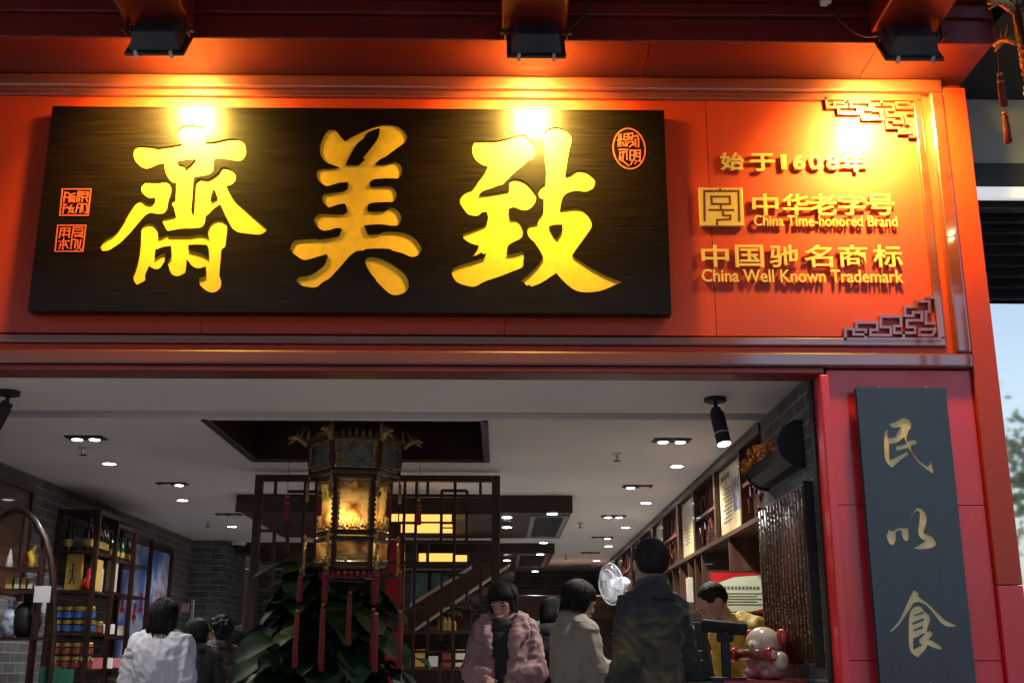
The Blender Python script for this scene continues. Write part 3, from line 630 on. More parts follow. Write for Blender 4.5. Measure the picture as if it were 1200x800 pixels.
W(nb, MB().box(3.75, 3.82, NY - .04, NY - .001, .12, zy(356)).box(XP + .02, 7, NY - .04, NY - .001, .12, .299), 'mullion', M['louvre'])
W(nb, MB().box(XP + .02, 7, NY + .15, 19, 0, 8), 'building_body', M['opp'])
W(nb, MB().prism([(XP + .03, 4.9, 4.62), (XP + .03, NY + .3, 4.66), (XP + .03, NY + .3, 5.4), (XP + .03, 4.9, 5.4)], (4.5, 0, 0)), 'canopy', M['blackm'])
W(nb, MB().box(2.58, 2.74, 4.70, 4.88, 4.50, 4.655), 'ceiling_speaker', M['palegrey'], bevel=.02)

# ================================================================== LIGHTS IN THE SHOP CEILING
def spot(parent, loc, e, size=2.4, col=(1, .96, .92), r=.04):
    l = bpy.data.lights.new('lamp', 'SPOT'); l.energy = e; l.spot_size = size; l.spot_blend = .6; l.color = col; l.shadow_soft_size = r
    o = bpy.data.objects.new('lamp', l); COL.objects.link(o); o.parent = parent; o.location = loc; return o
def round_light(px, py, lamp, label, z=ZC):
    lamp = lamp * (.55 if px < 290 else 1.1)
    p = PZ(px, py, z)
    t = thing('downlight', label, 'downlight', (p.x, p.y, z), 0, 'round ceiling downlights')
    MB().lathe([(.062, -.001), (.062, -.008), (.048, -.010), (.048, -.001)], n=20).build('trim_ring', M['white'], t, smooth=False)
    MB().lathe([(.0475, -.004), (.0475, -.0065)], n=20).build('lens', M['downlight'], t)
    if lamp: spot(t, (0, 0, -.02), SPOT_W * lamp)
    return t
def twin_light(px, py, lamp, label, lit=(1, 1)):
    lamp = lamp * (.55 if px < 300 else 1.0)
    p = PZ(px, py, ZC)
    t = thing('twin_downlight', label, 'downlight', (p.x, p.y, ZC), 0, 'twin ceiling downlights')
    MB().box(-.125, .125, -.065, .065, -.010, -.001).build('tray', M['blackm'], t, bevel=.003)
    for k, s in enumerate((-1, 1)):
        MB().lathe([(.042, -.0105), (.042, -.0165), (.034, -.018)], (s * .057, 0, 0), n=16).build('lamp_ring', M['clip'], t)
        MB().lathe([(.033, -.018), (.030, -.0205)], (s * .057, 0, 0), n=16).build('lens', M['downlight'] if lit[k] else M['white'], t)
    if lamp: spot(t, (0, 0, -.04), SPOT_W * 1.6 * lamp)
    return t
twin_light(101, 512, 1, 'twin downlight nearest the left brick wall, in front')
twin_light(202, 566, 1, 'twin downlight over the left shelf, second from the front', (0, 1))
twin_light(268, 602, 0, 'faint twin downlight just left of the lattice screen', (0, 0))
twin_light(787, 515, 1, 'brightest twin downlight, left of the ceiling spotlight on the right')
twin_light(747, 569, 1, 'twin downlight above the head of the man in black', (1, 0))
twin_light(719, 604, 1, 'both-lit twin downlight between bulkhead and right cabinet', (1, 1))
twin_light(706, 629, 0, 'small half-lit twin downlight above the white fan', (0, 1))
twin_light(692, 647, 0, 'unlit twin downlight far back on the right', (0, 0))
twin_light(681, 662, 0, 'unlit twin downlight against the back wall', (0, 0))
for x, y, l, s in ((128, 542, 1, 'round downlight beside the left wall, the nearest of its row'), (214, 585, 1, 'round downlight above the blue painting'), (272, 616, 1, 'round downlight close to the brick pier'),
                   (793, 545, 1, 'round downlight nearest the right cabinet'), (733, 617, 1.5, 'round downlight left of the head of the man in black'), (713, 639, 1.6, 'round downlight over the white fan'),
                   (699, 656, 2, 'round downlight two rows before the back wall'), (690, 669, 3.2, 'round downlight touching the back brick wall'), (757, 588, 1, 'dim round downlight behind the half-lit twin')):
    round_light(x, y, l, s)
def sprinkler(px, py, label):
    p = PZ(px, py, ZC); t = thing('sprinkler', label, 'sprinkler', (p.x, p.y, ZC), 0, 'ceiling sprinklers')
    MB().lathe([(.035, -.001), (.035, -.006), (.012, -.012), (.010, -.045)], n=14).build('stem', M['clip'], t)
    MB().lathe([(.026, -.052), (.028, -.055), (.006, -.058)], n=14).build('deflector', M['blackm'], t)
for x, y, s in ((98, 524, 'sprinkler beside the front left twin downlight'), (723, 531, 'sprinkler in the open ceiling right of the recess'), (680, 612, 'sprinkler right of the nearer wooden bulkhead'), (244, 611, 'sprinkler near the left row of downlights'), (663, 650, 'small sprinkler far back, right of the bulkhead')):
    sprinkler(x, y, s)
round_light(295, 641, 2.4, 'round downlight beside the dome camera at the brick pier')
def track_spot(px, py, aim, label, on):
    p = PZ(px, py, ZC); t = thing('ceiling_spotlight', label, 'spotlight', (p.x, p.y, ZC), 0, 'black ceiling spotlights')
    MB().lathe([(.062, -.001), (.062, -.022), (.055, -.026)], n=24).build('mounting_plate', M['blackm'], t)
    MB().tube([(0, 0, -.026), (0, 0, -.07)], .012).box(-.028, .028, -.01, .01, -.095, -.0705).build('yoke', M['blackm'], t)
    a = Vector((0, 0, -.06)); d = Vector(aim).normalized()
    MB().tube([a, a + d * .03, a + d * .031, a + d * .215], [.026, .032, .040, .040], 20).build('barrel', M['blackm'], t)
    MB().tube([a + d * .15, a + d * .156], .0415, 20).build('ring', M['clip'], t)
    MB().tube([a + d * .2155, a + d * .219], .034, 20).build('lens', M['downlight'] if on else M['white'], t)
    if on:
        q = spot(t, a + d * .235, 10, 1.1); q.rotation_euler = d.to_track_quat('-Z', 'Y').to_euler()
track_spot(838, 466, (.14, -.22, -1), 'black ceiling spotlight with a lit lens at the right of the entrance', True)
track_spot(10, 458, (-.45, .1, -1), 'black ceiling spotlight cut by the left edge of the photo', False)
dc = thing('dome_camera', 'dark dome security camera on the ceiling by the brick pier', 'camera', PZ(280, 633, ZC))
MB().lathe([(.085, -.001), (.085, -.045), (.07, -.06)], n=20).build('base', M['white'], dc)
MB().ell((0, 0, -.06), (.066, .066, .07)).build('dome', M['blackm'], dc, smooth=True)

# ================================================================== WOODEN BULKHEADS WITH AIR GRILLES
def bulkhead(x0p, x1p, yp_top, yp_bot, depth, label, grp, grills):
    a = PZ(x0p, yp_top, ZC); Y = PZ(600, yp_top, ZC).y
    X0, X1 = P(x0p, yp_bot, Y).x, P(x1p, yp_bot, Y).x; Z = P(600, yp_bot, Y).z
    t = thing('ceiling_bulkhead', label, 'bulkhead', ((X0 + X1) / 2, Y, Z))
    W(t, MB().box(X0, X1, Y, Y + depth, Z, ZC - .001), 'panel', M['woodh'])
    W(t, MB().box(X0, X1, Y - .012, Y - .001, Z - .02, Z + .03), 'edge_trim', M['wood'])
    gx0, gx1, gy0, gy1 = grills
    g = MB()
    n = 16
    for k in range(n):
        x = gx0 + .05 + (gx1 - gx0 - .1) * k / (n - 1); g.box(x - .004, x + .004, gy0 + .05, gy1 - .05, Z - .022, Z - .006)
    W(t, g, 'grille_slat', M['grille'])
    W(t, MB().box(gx0, gx1, gy0, gy0 + .04, Z - .02, Z - .001).box(gx0, gx1, gy1 - .04, gy1, Z - .02, Z - .001).box(gx0, gx0 + .04, gy0 + .0405, gy1 - .0405, Z - .02, Z - .001).box(gx1 - .04, gx1, gy0 + .0405, gy1 - .0405, Z - .02, Z - .001), 'grille_frame', M['ceilgrey'])
    W(t, MB().box(gx0 + .041, gx1 - .041, gy0 + .041, gy1 - .041, Z - .005, Z - .0015), 'grille_back', M['blackm'])
    return t, X0, X1, Y, Z
b1, bx0, bx1, by1, bz1 = bulkhead(276, 671, 580, 598, 2.3, 'nearer dark wood bulkhead with an air grille on its underside', '', (.28, .62, 10.35, 12.1))
b2, cx0, cx1, by2, bz2 = bulkhead(276, 650, 636, 646, 2.6, 'farther dark wood bulkhead with an air grille, towards the back wall', '', (.22, .62, 14.5, 16.4))
for i, (x, y, b, s) in enumerate(((594, 604, 1, 'downlight in the nearer bulkhead, left of the grille in front'), (594, 616, 1, 'downlight in the nearer bulkhead, left of the grille behind'), (647, 600, 1, 'downlight at the front end of the nearer air grille'), (637, 634, 1, 'downlight at the far end of the nearer air grille'),
                                  (633, 648, 2, 'downlight at the front end of the farther air grille'), (594, 655, 2, 'downlight in the farther bulkhead, left of its grille'), (627, 668, 2, 'downlight at the far end of the farther air grille'))):
    z = bz1 if b == 1 else bz2
    p = PZ(x, y, z - .022)
    t = thing('bulkhead_downlight', s, 'downlight', (p.x, p.y, z - .022), 0, 'small downlights in the wooden bulkheads')
    MB().lathe([(.055, -.001), (.055, -.012), (.045, -.014)], n=16).build('trim_ring', M['clip'], t)
    MB().lathe([(.044, -.0145), (.04, -.017)], n=16).build('lens', M['downlight'], t)
    if i in (0, 3, 4, 5, 6): spot(t, (0, 0, -.03), SPOT_W * .8)

# ================================================================== LATTICE SCREEN
TY = 8.78
lat = thing('lattice_screen', 'dark wooden lattice screen of rectangular bars behind the hanging lantern', 'screen', (P(440, 700, TY).x, TY, ZF))
def vx(x, y): return P(x, y, TY).x
xl, xr = vx(301, 600), vx(581, 600); zt = P(440, 556, TY).z
W(lat, MB().box(xl - .03, xl + .03, TY, TY + .06, ZF, zt).box(xr - .032, xr + .032, TY, TY + .06, ZF, zt).box(xl + .031, xr - .033, TY, TY + .06, zt - .05, zt - .001), 'frame', M['wood'], bevel=.005)
seg_v = [(486, 563, 860), (532, 563, 860), (501, 563, 580), (472, 563, 860), (563, 563, 580), (563, 634, 709), (517, 574, 634), (547, 574, 634), (501, 634, 659), (517, 673, 750), (547, 673, 709), (501, 709, 763), (563, 763, 860), (517, 774, 860), (547, 774, 860),
         (322, 563, 580), (353, 563, 860), (337, 580, 648), (319, 622, 690), (322, 690, 860), (380, 563, 800), (410, 563, 800), (440, 563, 860)]
seg_h = [(574, 517, 547), (580, 440, 580), (600, 486, 580), (634, 470, 580), (659, 440, 580), (673, 517, 547), (709, 486, 550), (763, 486, 580), (774, 517, 580),
         (580, 302, 353), (621, 304, 337), (636, 319, 337), (648, 337, 380), (660, 304, 440), (690, 304, 353), (575, 337, 380), (763, 300, 440), (820, 300, 580)]
lb = MB()
for i, (x, y0, y1) in enumerate(seg_v):
    X = vx(x, 650 if y1 > 800 else (y0 + y1) / 2); z0 = ZF + .02 if y1 >= 860 else P(x, y1, TY).z; z1 = min(zt - .051, P(x, y0, TY).z)
    lb.box(X - .011, X + .011, TY + .016, TY + .046, z0, z1)
for i, (y, x0, x1) in enumerate(seg_h):
    Z = P((x0 + x1) / 2, y, TY).z
    X0, X1 = max(xl + .031, vx(x0, y)), min(xr - .033, vx(x1, y))
    lb.box(X0, X1, TY + .018, TY + .044, Z - .011, Z + .011)
W(lat, lb, 'lattice_bars', M['wood'])

# ================================================================== BEHIND THE SCREEN: red column, stair, light boxes, cabinet
def pxbox(name, label, cat, x0, x1, y0, y1, Y, depth, m, bevel=.004, zfloor=None, group=None):
    a, b = P(x0, (y0 + y1) / 2, Y), P(x1, (y0 + y1) / 2, Y); z1 = P((x0 + x1) / 2, y0, Y).z; z0 = P((x0 + x1) / 2, y1, Y).z if zfloor is None else zfloor
    c = Vector(((a.x + b.x) / 2, Y + depth / 2, z0))
    mb = MB().box(a.x - c.x, b.x - c.x, -depth / 2, depth / 2, 0, z1 - z0)
    o = mb.build(name, m, bevel=bevel, loc=c); tag(o, label, cat, group); return o
pxbox('red_banner', 'deep red upright panel behind the lattice, right of the lantern', 'panel', 441, 472, 600, 860, 9.9, .06, M['redlac'], zfloor=ZF)
st = thing('staircase', 'brown wooden staircase rising to the right behind the lattice', 'staircase', (P(520, 720, 12.4).x, 12.4, ZF))
pts = [P(480, 741, 12.4), P(480, 712, 12.4), P(552, 665, 12.4), P(598, 660, 12.4)]
W(st, MB().prism(pts, (0, .07, 0)), 'side_panel', M['woodmid'])
W(st, MB().prism([P(480, 743, 12.38), P(480, 740, 12.38), P(598, 659, 12.38), P(598, 662, 12.38)], (0, .11, 0)), 'stringer', M['cream'])
W(st, MB().prism([P(480, 711, 12.38), P(480, 707, 12.38), P(553, 662, 12.38), P(553, 666, 12.38)], (0, .11, 0)), 'handrail', M['cream'])
stp = MB()
for k in range(9):
    p = P(484 + k * 13, 741 - k * 9, 12.5); stp.box(p.x, p.x + .14, 12.55, 13.5, p.z - .03, p.z)
W(st, stp, 'tread', M['woodmid'])
def lightbox(x0, x1, rows, Y, label):
    p = P((x0 + x1) / 2, rows[0][0], Y); t = thing('light_box', label, 'light', (p.x, Y, p.z), 0, 'amber light boxes behind the lattice')
    y0, y1 = rows[0][0] - 2, rows[-1][1] + 2
    a, b = P(x0 - 2, y0, Y), P(x1 + 2, y1, Y)
    W(t, MB().box(a.x, b.x, Y + .012, Y + .1, b.z, a.z), 'case', M['wood'])
    for (ya, yb, xa, xb) in rows:
        c, d = P(xa, ya, Y), P(xb, yb, Y)
        W(t, MB().box(c.x, d.x, Y, Y + .011, d.z, c.z), 'lit_panel', M['lightbox'])
lightbox(457, 530, [(602, 610.5, 457, 466), (602, 610.5, 468, 529), (614, 623.5, 470, 487), (613, 624, 488.5, 516), (614, 617, 519, 530), (619, 624, 519, 530)], 9.75, 'amber light box in two rows, the upper one behind the lattice')
lightbox(491, 547, [(648, 659, 491, 499), (648, 660, 502, 530), (650, 658, 532, 547)], 12.3, 'single-row amber light box lower behind the lattice')
tc_ = thing('glazed_cabinet', 'teal glazed cabinet doors behind the staircase', 'cabinet', P(505, 712, 13.6))
a, b = P(480, 668, 13.6), P(552, 712, 13.6)
W(tc_, MB().box(a.x, b.x, 13.6, 13.9, ZF, a.z), 'case', M['wood'])
for k in range(3):
    xa = a.x + (b.x - a.x) * (k + .06) / 3; xb = a.x + (b.x - a.x) * (k + .9) / 3
    W(tc_, MB().box(xa, xb, 13.585, 13.599, b.z + .03, a.z - .03), 'glass_pane', M['tealglass'])
# goods cabinet low behind the lattice
gc = thing('goods_cabinet', 'low dark cabinet with rows of boxed goods behind the lattice screen', 'cabinet', (P(510, 770, 11.4).x, 11.4, ZF))
a, b = P(452, 738, 11.4), P(566, 800, 11.4)
W(gc, MB().box(a.x, b.x, 11.75, 11.8, ZF, a.z).box(a.x, b.x, 11.4, 11.749, a.z - .03, a.z).box(a.x, b.x, 11.4, 11.749, b.z + .12, b.z + .15).box(a.x, b.x, 11.4, 11.749, ZF, ZF + .5), 'carcass', M['woodh'])
for k in range(7):
    x = a.x + .07 + k * .13; m = (M['cream'], M['jarg'], M['gold_box'], M['paper'], M['jarr'])[k % 5]
    z = b.z + .151; h = .10 + .03 * (k % 3)
    o = MB().box(-.045, .045, -.05, .05, 0, h).build('goods_box', m, bevel=.003, loc=(x, 11.52, z))
    tag(o, ('cream', 'olive green', 'mustard', 'white', 'brown')[k % 5] + ' goods box on the low cabinet shelf behind the lattice' + (', at its left' if k < 2 else ', towards its right end' if k > 4 else ''), 'box', 'goods boxes in the low cabinet')
for k in range(4):
    o = MB().lathe([(.03, 0), (.03, .07), (.012, .10), (.012, .13)], n=10).build('small_bottle', M['lid'], smooth=False, loc=(P(516 + k * 5, 738, 11.5).x, 11.5, a.z + .001))
    tag(o, 'small gold bottle standing in a row of four on the low cabinet', 'bottle', 'row of small gold bottles')
# wood counter canopy and white notice in front of the back wall
cn = thing('wood_canopy', 'brown wooden canopy panel below the back brick wall', 'counter', (P(650, 725, 16.6).x, 16.6, ZF))
a, b = P(575, 697, 16.6), P(735, 724, 16.6)
W(cn, MB().box(a.x, b.x, 16.6, 17.2, b.z, a.z), 'panel', M['woodmid'], bevel=.01)
W(cn, MB().box(a.x, b.x, 16.75, 17.2, ZF, b.z - .001), 'back_panel', M['woodh'])
pxbox('paper_notice', 'white paper notice taped to the brown canopy at the back', 'notice', 643.5, 659, 704, 724, 16.59, .006, M['paper'], bevel=0)
pxbox('teal_screen', 'small pale teal screen behind the pink jacketed person', 'screen', 619, 634, 727, 740, 15.5, .03, M['tealglass'])

# ================================================================== RIGHT WALL CABINET
def wallY(px, z, X=XJ):       # depth where the wall plane at height z projects to column px
    lo, hi = 5.0, 25.0
    for _ in range(50):
        m_ = (lo + hi) / 2; v = Vector((X, m_, z - CZ)); c0 = sum(R[i][0] * v[i] for i in range(3)); c2 = sum(R[i][2] * v[i] for i in range(3))
        if CX + F * c0 / c2 > px: lo = m_
        else: hi = m_
    return lo
ZS = 2.366; ZTOP = 2.868
cab = thing('wall_cabinet', 'long dark wooden wall cabinet with lit panels along the right side', 'cabinet', (XJ + .2, 7, ZF))
W(cab, MB().box(XJ + .07, 2.35, 6.805, 18.5, ZTOP, ZC - .002).box(XJ - .012, XJ + .069, 6.805, 18.5, ZTOP - .015, ZC - .02), 'top_trim', M['wood'])
W(cab, MB().box(XJ - .015, 2.35, 6.805, 18.5, ZS - .03, ZS), 'shelf_board', M['woodlit'])
cols = [(890, 871, 'l'), (869, 841, 'p'), (838, 816, 'l'), (814, 797, 'p'), (794, 779, 'l'), (777, 767, 'p'), (765, 752, 'l'), (750, 742, 'p'), (740, 730, 'l'), (728, 722, 'p')]
W(cab, MB().box(XJ + .075, XJ + .095, 6.805, 18.5, ZS + .001, ZTOP - .001), 'back_panel', M['woodh'])
rnd = random.Random(3)
posters = []
for i, (xa, xb, kind) in enumerate(cols):
    ya, yb = wallY(xa, ZS), wallY(xb, ZS)
    W(cab, MB().box(XJ - .005, XJ + .07, yb + .002, wallY(xb - (2 if i < 6 else 1.2), ZS) - .002, ZS + .002, ZTOP - .016), 'stile', M['woodmid'])
    if kind == 'p':
        posters.append((ya, yb))
    else:
        br = MB()
        zm = (ZS + ZTOP) / 2
        br.box(XJ + .005, XJ + .03, ya + .005, yb - .005, zm - .012, zm + .012)
        for k in range(34):
            y = rnd.uniform(ya + .02, yb - .02); z = rnd.uniform(ZS + .03, ZTOP - .05); ang = rnd.gauss(0, .5); L_ = rnd.uniform(.05, .13)
            d = Vector((rnd.uniform(-.01, .01), math.sin(ang) * L_, math.cos(ang) * L_))
            p0 = Vector((XJ + rnd.uniform(.02, .055), y, z)); p1 = p0 + d
            p1.y = max(ya + .01, min(yb - .01, p1.y)); p1.z = max(ZS + .01, min(ZTOP - .025, p1.z))
            br.tube([p0, (p0 + p1) / 2 + Vector((0, rnd.uniform(-.015, .015), 0)), p1], rnd.uniform(.005, .010), 6)
        W(cab, br, 'branch_panel', M['slip'])
NB = 7.93
W(cab, MB().box(XJ, 2.349, NB, NB + .03, 1.0, ZS - .031), 'divider', M['woodlit'])
W(cab, MB().box(2.28, 2.349, 6.805, NB - .001, 1.0, ZS - .031), 'niche_back', M['wood'])
zsh = P(832, 702, NB).z
W(cab, MB().box(XJ, 2.27, NB + .031, 18.4, zsh - .025, zsh), 'shelf_board', M['woodmid'])
W(cab, MB().box(2.0, 2.06, NB + .031, 18.4, 1.0, ZS - .031), 'back_panel', M['woodlit'])
for px in (823, 815, 807, 797, 789, 781, 772, 763):
    y = wallY(px, 2.2); W(cab, MB().box(XJ, 1.999, y, y + .03, zsh + .001, ZS - .031), 'divider', M['woodlit'])
W(cab, MB().box(1.95, 2.349, 6.81, 18.4, ZF, 1.0), 'base_unit', M['woodh'])
pn = ('cream wall poster nearest the entrance with a blue picture', 'cream wall poster second along the cabinet with a red figure', 'third cream poster along the cabinet, just behind the man in black', 'fourth cream poster along the cabinet, above the fan', 'farthest cream poster along the cabinet')
for i, (ya, yb) in enumerate(posters):
    t = thing('wall_poster', pn[i], 'poster', (XJ + .035, (ya + yb) / 2, ZS + .005), 0, 'cream posters along the cabinet')
    W(t, MB().box(XJ + .03, XJ + .04, ya + .006, yb - .006, ZS + .006, ZTOP - .02), 'sheet', M['poster'])
    L_ = yb - ya
    if i == 0:
        W(t, MB().box(XJ + .027, XJ + .0295, ya + .05, ya + L_ * .42, ZS + .14, ZS + .36), 'picture', M['posterpic'])
        tx = MB()
        for k in range(9): tx.box(XJ + .0275, XJ + .0295, ya + L_ * .5, ya + L_ * (.86 - .05 * (k % 3)), ZS + .10 + k * .028, ZS + .108 + k * .028)
        for k in range(4): tx.box(XJ + .0275, XJ + .0295, ya + L_ * (.56 + .09 * k), ya + L_ * (.62 + .09 * k), ZS + .40, ZS + .435)
        W(t, tx, 'printed_lines', M['ink'])
    elif i == 1:
        W(t, MB().box(XJ + .027, XJ + .0295, ya + .06, ya + L_ * .25, ZS + .12, ZS + .30), 'picture', M['redgl'])
        tx = MB()
        for k in range(6): tx.box(XJ + .0275, XJ + .0295, ya + L_ * .45, ya + L_ * (.80 - .06 * (k % 2)), ZS + .12 + k * .03, ZS + .127 + k * .03)
        W(t, tx, 'printed_lines', M['ink'])
p = PZ(883, 634, ZS - .031)
nl = thing('niche_downlight', 'bluish downlight in the roof of the niche above the certificate', 'downlight', (p.x, p.y, ZS - .031))
MB().lathe([(.045, -.001), (.045, -.008), (.036, -.01)], n=16).build('trim_ring', M['clip'], nl); MB().lathe([(.035, -.0105), (.03, -.013)], n=16).build('lens', M['downlight'], nl)
spot(nl, (0, 0, -.03), 4, 1.9)
# certificate on the far side of the niche
cf = thing('certificate', 'framed pale green certificate with a red corner standing in the niche', 'certificate', (P(868, 712, NB - .03).x, NB - .03, P(868, 716, NB - .03).z))
CYY = NB - .03
def cb(x0, x1, y0, y1): a, b = P(x0, y1, CYY), P(x1, y0, CYY); return a.x, b.x, a.z, b.z
X0, X1, Z0, Z1 = cb(834.5, 901, 670, 716)
W(cf, MB().box(X0, X1, CYY, CYY + .022, Z0, Z1), 'sheet', M['cert'])
W(cf, MB().box(X0 - .012, X0 - .0005, CYY - .004, CYY + .022, Z0 - .012, Z1 + .012).box(X1 + .0005, X1 + .012, CYY - .004, CYY + .022, Z0 - .012, Z1 + .012).box(X0, X1, CYY - .004, CYY + .022, Z1 + .0005, Z1 + .012).box(X0, X1, CYY - .004, CYY + .022, Z0 - .012, Z0 - .0005), 'frame', M['woodmid'])
W(cf, MB().prism([(X0, CYY - .002, Z1), (X1, CYY - .002, Z1), (X1, CYY - .002, Z1 - .012), (X0 + .16, CYY - .002, Z1 - .03), (X0 + .07, CYY - .002, Z1 - .06), (X0, CYY - .002, Z1 - .09)], (0, .0015, 0)), 'red_corner', M['redgl'])
W(cf, MB().prism([(X1, CYY - .002, Z0), (X1 - .14, CYY - .002, Z0), (X1 - .05, CYY - .002, Z0 + .018), (X1, CYY - .002, Z0 + .05)], (0, .0015, 0)), 'red_corner', M['redgl'])
tx = MB()
for k in range(10): tx.box(X0 + .085 + k * .025, X0 + .085 + k * .025 + .017, CYY - .0025, CYY - .001, Z1 - .115 + .002 * (k % 2), Z1 - .095)
for k in range(5): tx.box(X0 + .05, X1 - .05 - .04 * (k % 2), CYY - .0025, CYY - .001, Z1 - .145 - k * .018, Z1 - .140 - k * .018)
W(cf, tx, 'printed_lines', M['ink'])
# shelf goods
pxbox('yellow_book', 'thin upright cream yellow box on the right hand shelf', 'box', 807, 812.5, 676, 705, 9.0, .12, M['cream'])
pg = P(829, 696, NB - .05)
fg = thing('small_figurine', 'small pale bird figurine by the shelf divider', 'figurine', (pg.x, NB - .1, P(829, 702, NB - .1).z))
MB().ell((0, 0, .03), (.028, .018, .022), 10, 8).ell((-.02, 0, .055), (.012, .011, .013), 8, 6).tube([(.02, 0, .035), (.05, 0, .06)], [.012, .003]).lathe([(.02, 0), (.006, .02)], n=8).build('body', M['cream'], fg, smooth=True)

# ================================================================== BAMBOO SLIPS AND WALL TROUGH ON THE BRICK
ys0, ys1 = 5.735, 6.775
bs = thing('bamboo_scroll', 'hanging scroll of red-brown bamboo slips on the right brick wall', 'scroll', (XJ - .02, (ys0 + ys1) / 2, 1.5))
zt_, zb_ = PX(930, 583, XJ).z, PX(945, 775, XJ).z
ns = 14
for k in range(ns):
    y = ys0 + (ys1 - ys0) * (k + .5) / ns
    jit = rnd.uniform(-.012, .012)
    o = W(bs, MB().lathe([(.004, zb_ - .004 + jit), (.027, zb_ + jit), (.028, (zb_ + zt_) / 2), (.027, zt_ + jit), (.004, zt_ + .004 + jit)], (XJ - .030, y, 0), n=12), 'slip', M['slip'], smooth=True)
    gl = MB(); z = zt_ - .03
    while z > zb_ + .10:
        h = rnd.uniform(.016, .026)
        if rnd.random() < .85:
            for q in range(4):
                yy = y + rnd.uniform(-.010, .010); zz = z - rnd.uniform(0, h); ww = rnd.uniform(.002, .007); hh = rnd.uniform(.0015, .006)
                gl.box(XJ - .0600, XJ - .050, yy - ww, yy + ww, zz - hh, zz + hh)
        z -= h + rnd.uniform(.006, .014)
    two(o, gl, M['gilt2'])
W(bs, MB().box(XJ - .050, XJ - .002, ys0 - .012, ys0 - .002, zb_ - .03, zt_ + .03), 'side_rail', M['blackm'])
W(bs, MB().box(XJ - .05, XJ - .002, ys1 + .002, ys1 + .012, zb_ - .03, zt_ + .03), 'side_rail', M['blackm'])
W(bs, MB().tube([(XJ - .046, ys0, zt_ - .12), (XJ - .046, ys1, zt_ - .12)], .003, 5).tube([(XJ - .046, ys0, zb_ + .15), (XJ - .046, ys1, zb_ + .15)], .003, 5), 'cord', M['blackm'])
tr = thing('wall_trough', 'black half-round wooden wall trough holding orange blossom on the brick', 'planter', (XJ - .05, 6.2, 2.55))
ta, tb = PX(948, 512, XJ - .002), PX(893, 560, XJ - .002)
pr = []
yA, yB = 5.86, 6.66
zb0 = PX(920, 560, XJ).z
for k in range(13):
    q = math.pi * k / 12; pr.append((XJ - .003 - .15 * math.sin(q) * .9, zb0 + .10 - .11 * math.cos(q) * 1.0))
prof = [(XJ - .003, zb0), (XJ - .06, zb0 + .005), (XJ - .115, zb0 + .045), (XJ - .14, zb0 + .10), (XJ - .13, zb0 + .10), (XJ - .105, zb0 + .055), (XJ - .055, zb0 + .018), (XJ - .003, zb0 + .014)]
W(tr, MB().prism([(x, yA, z) for x, z in prof], (0, yB - yA, 0)), 'trough', M['blackm'], bevel=.003)
endp = [(XJ - .003, zb0 - .02), (XJ - .07, zb0 - .005), (XJ - .13, zb0 + .05), (XJ - .145, zb0 + .12), (XJ - .11, zb0 + .20), (XJ - .05, zb0 + .235), (XJ - .003, zb0 + .24)]
W(tr, MB().prism([(x, yA - .025, z) for x, z in endp], (0, .024, 0)), 'end_board', M['blackm'], bevel=.003)
W(tr, MB().prism([(x, yB + .001, z) for x, z in endp], (0, .024, 0)), 'end_board', M['blackm'], bevel=.003)
fl = MB()
for k in range(260):
    y = rnd.uniform(yA + .05, yB - .03); x = XJ - rnd.uniform(.08, .185); z = zb0 + .085 + rnd.uniform(0, .10) * (1 - abs((y - 6.25) / .6))
    r_ = rnd.uniform(.007, .015); fl.ell((x, y, z), (r_, r_, r_ * .8), 6, 4)
W(tr, fl, 'blossom', M['flower'])
gl2 = MB()
for k in range(60):
    y = rnd.uniform(yA + .05, yB - .03); x = XJ - rnd.uniform(.03, .12); z = zb0 + .05
    gl2.tube([(x, y, z), (x + rnd.uniform(-.02, .02), y + rnd.uniform(-.03, .03), z + rnd.uniform(.03, .1))], [.004, .002], 4)
W(tr, gl2, 'foliage', M['leaf'])

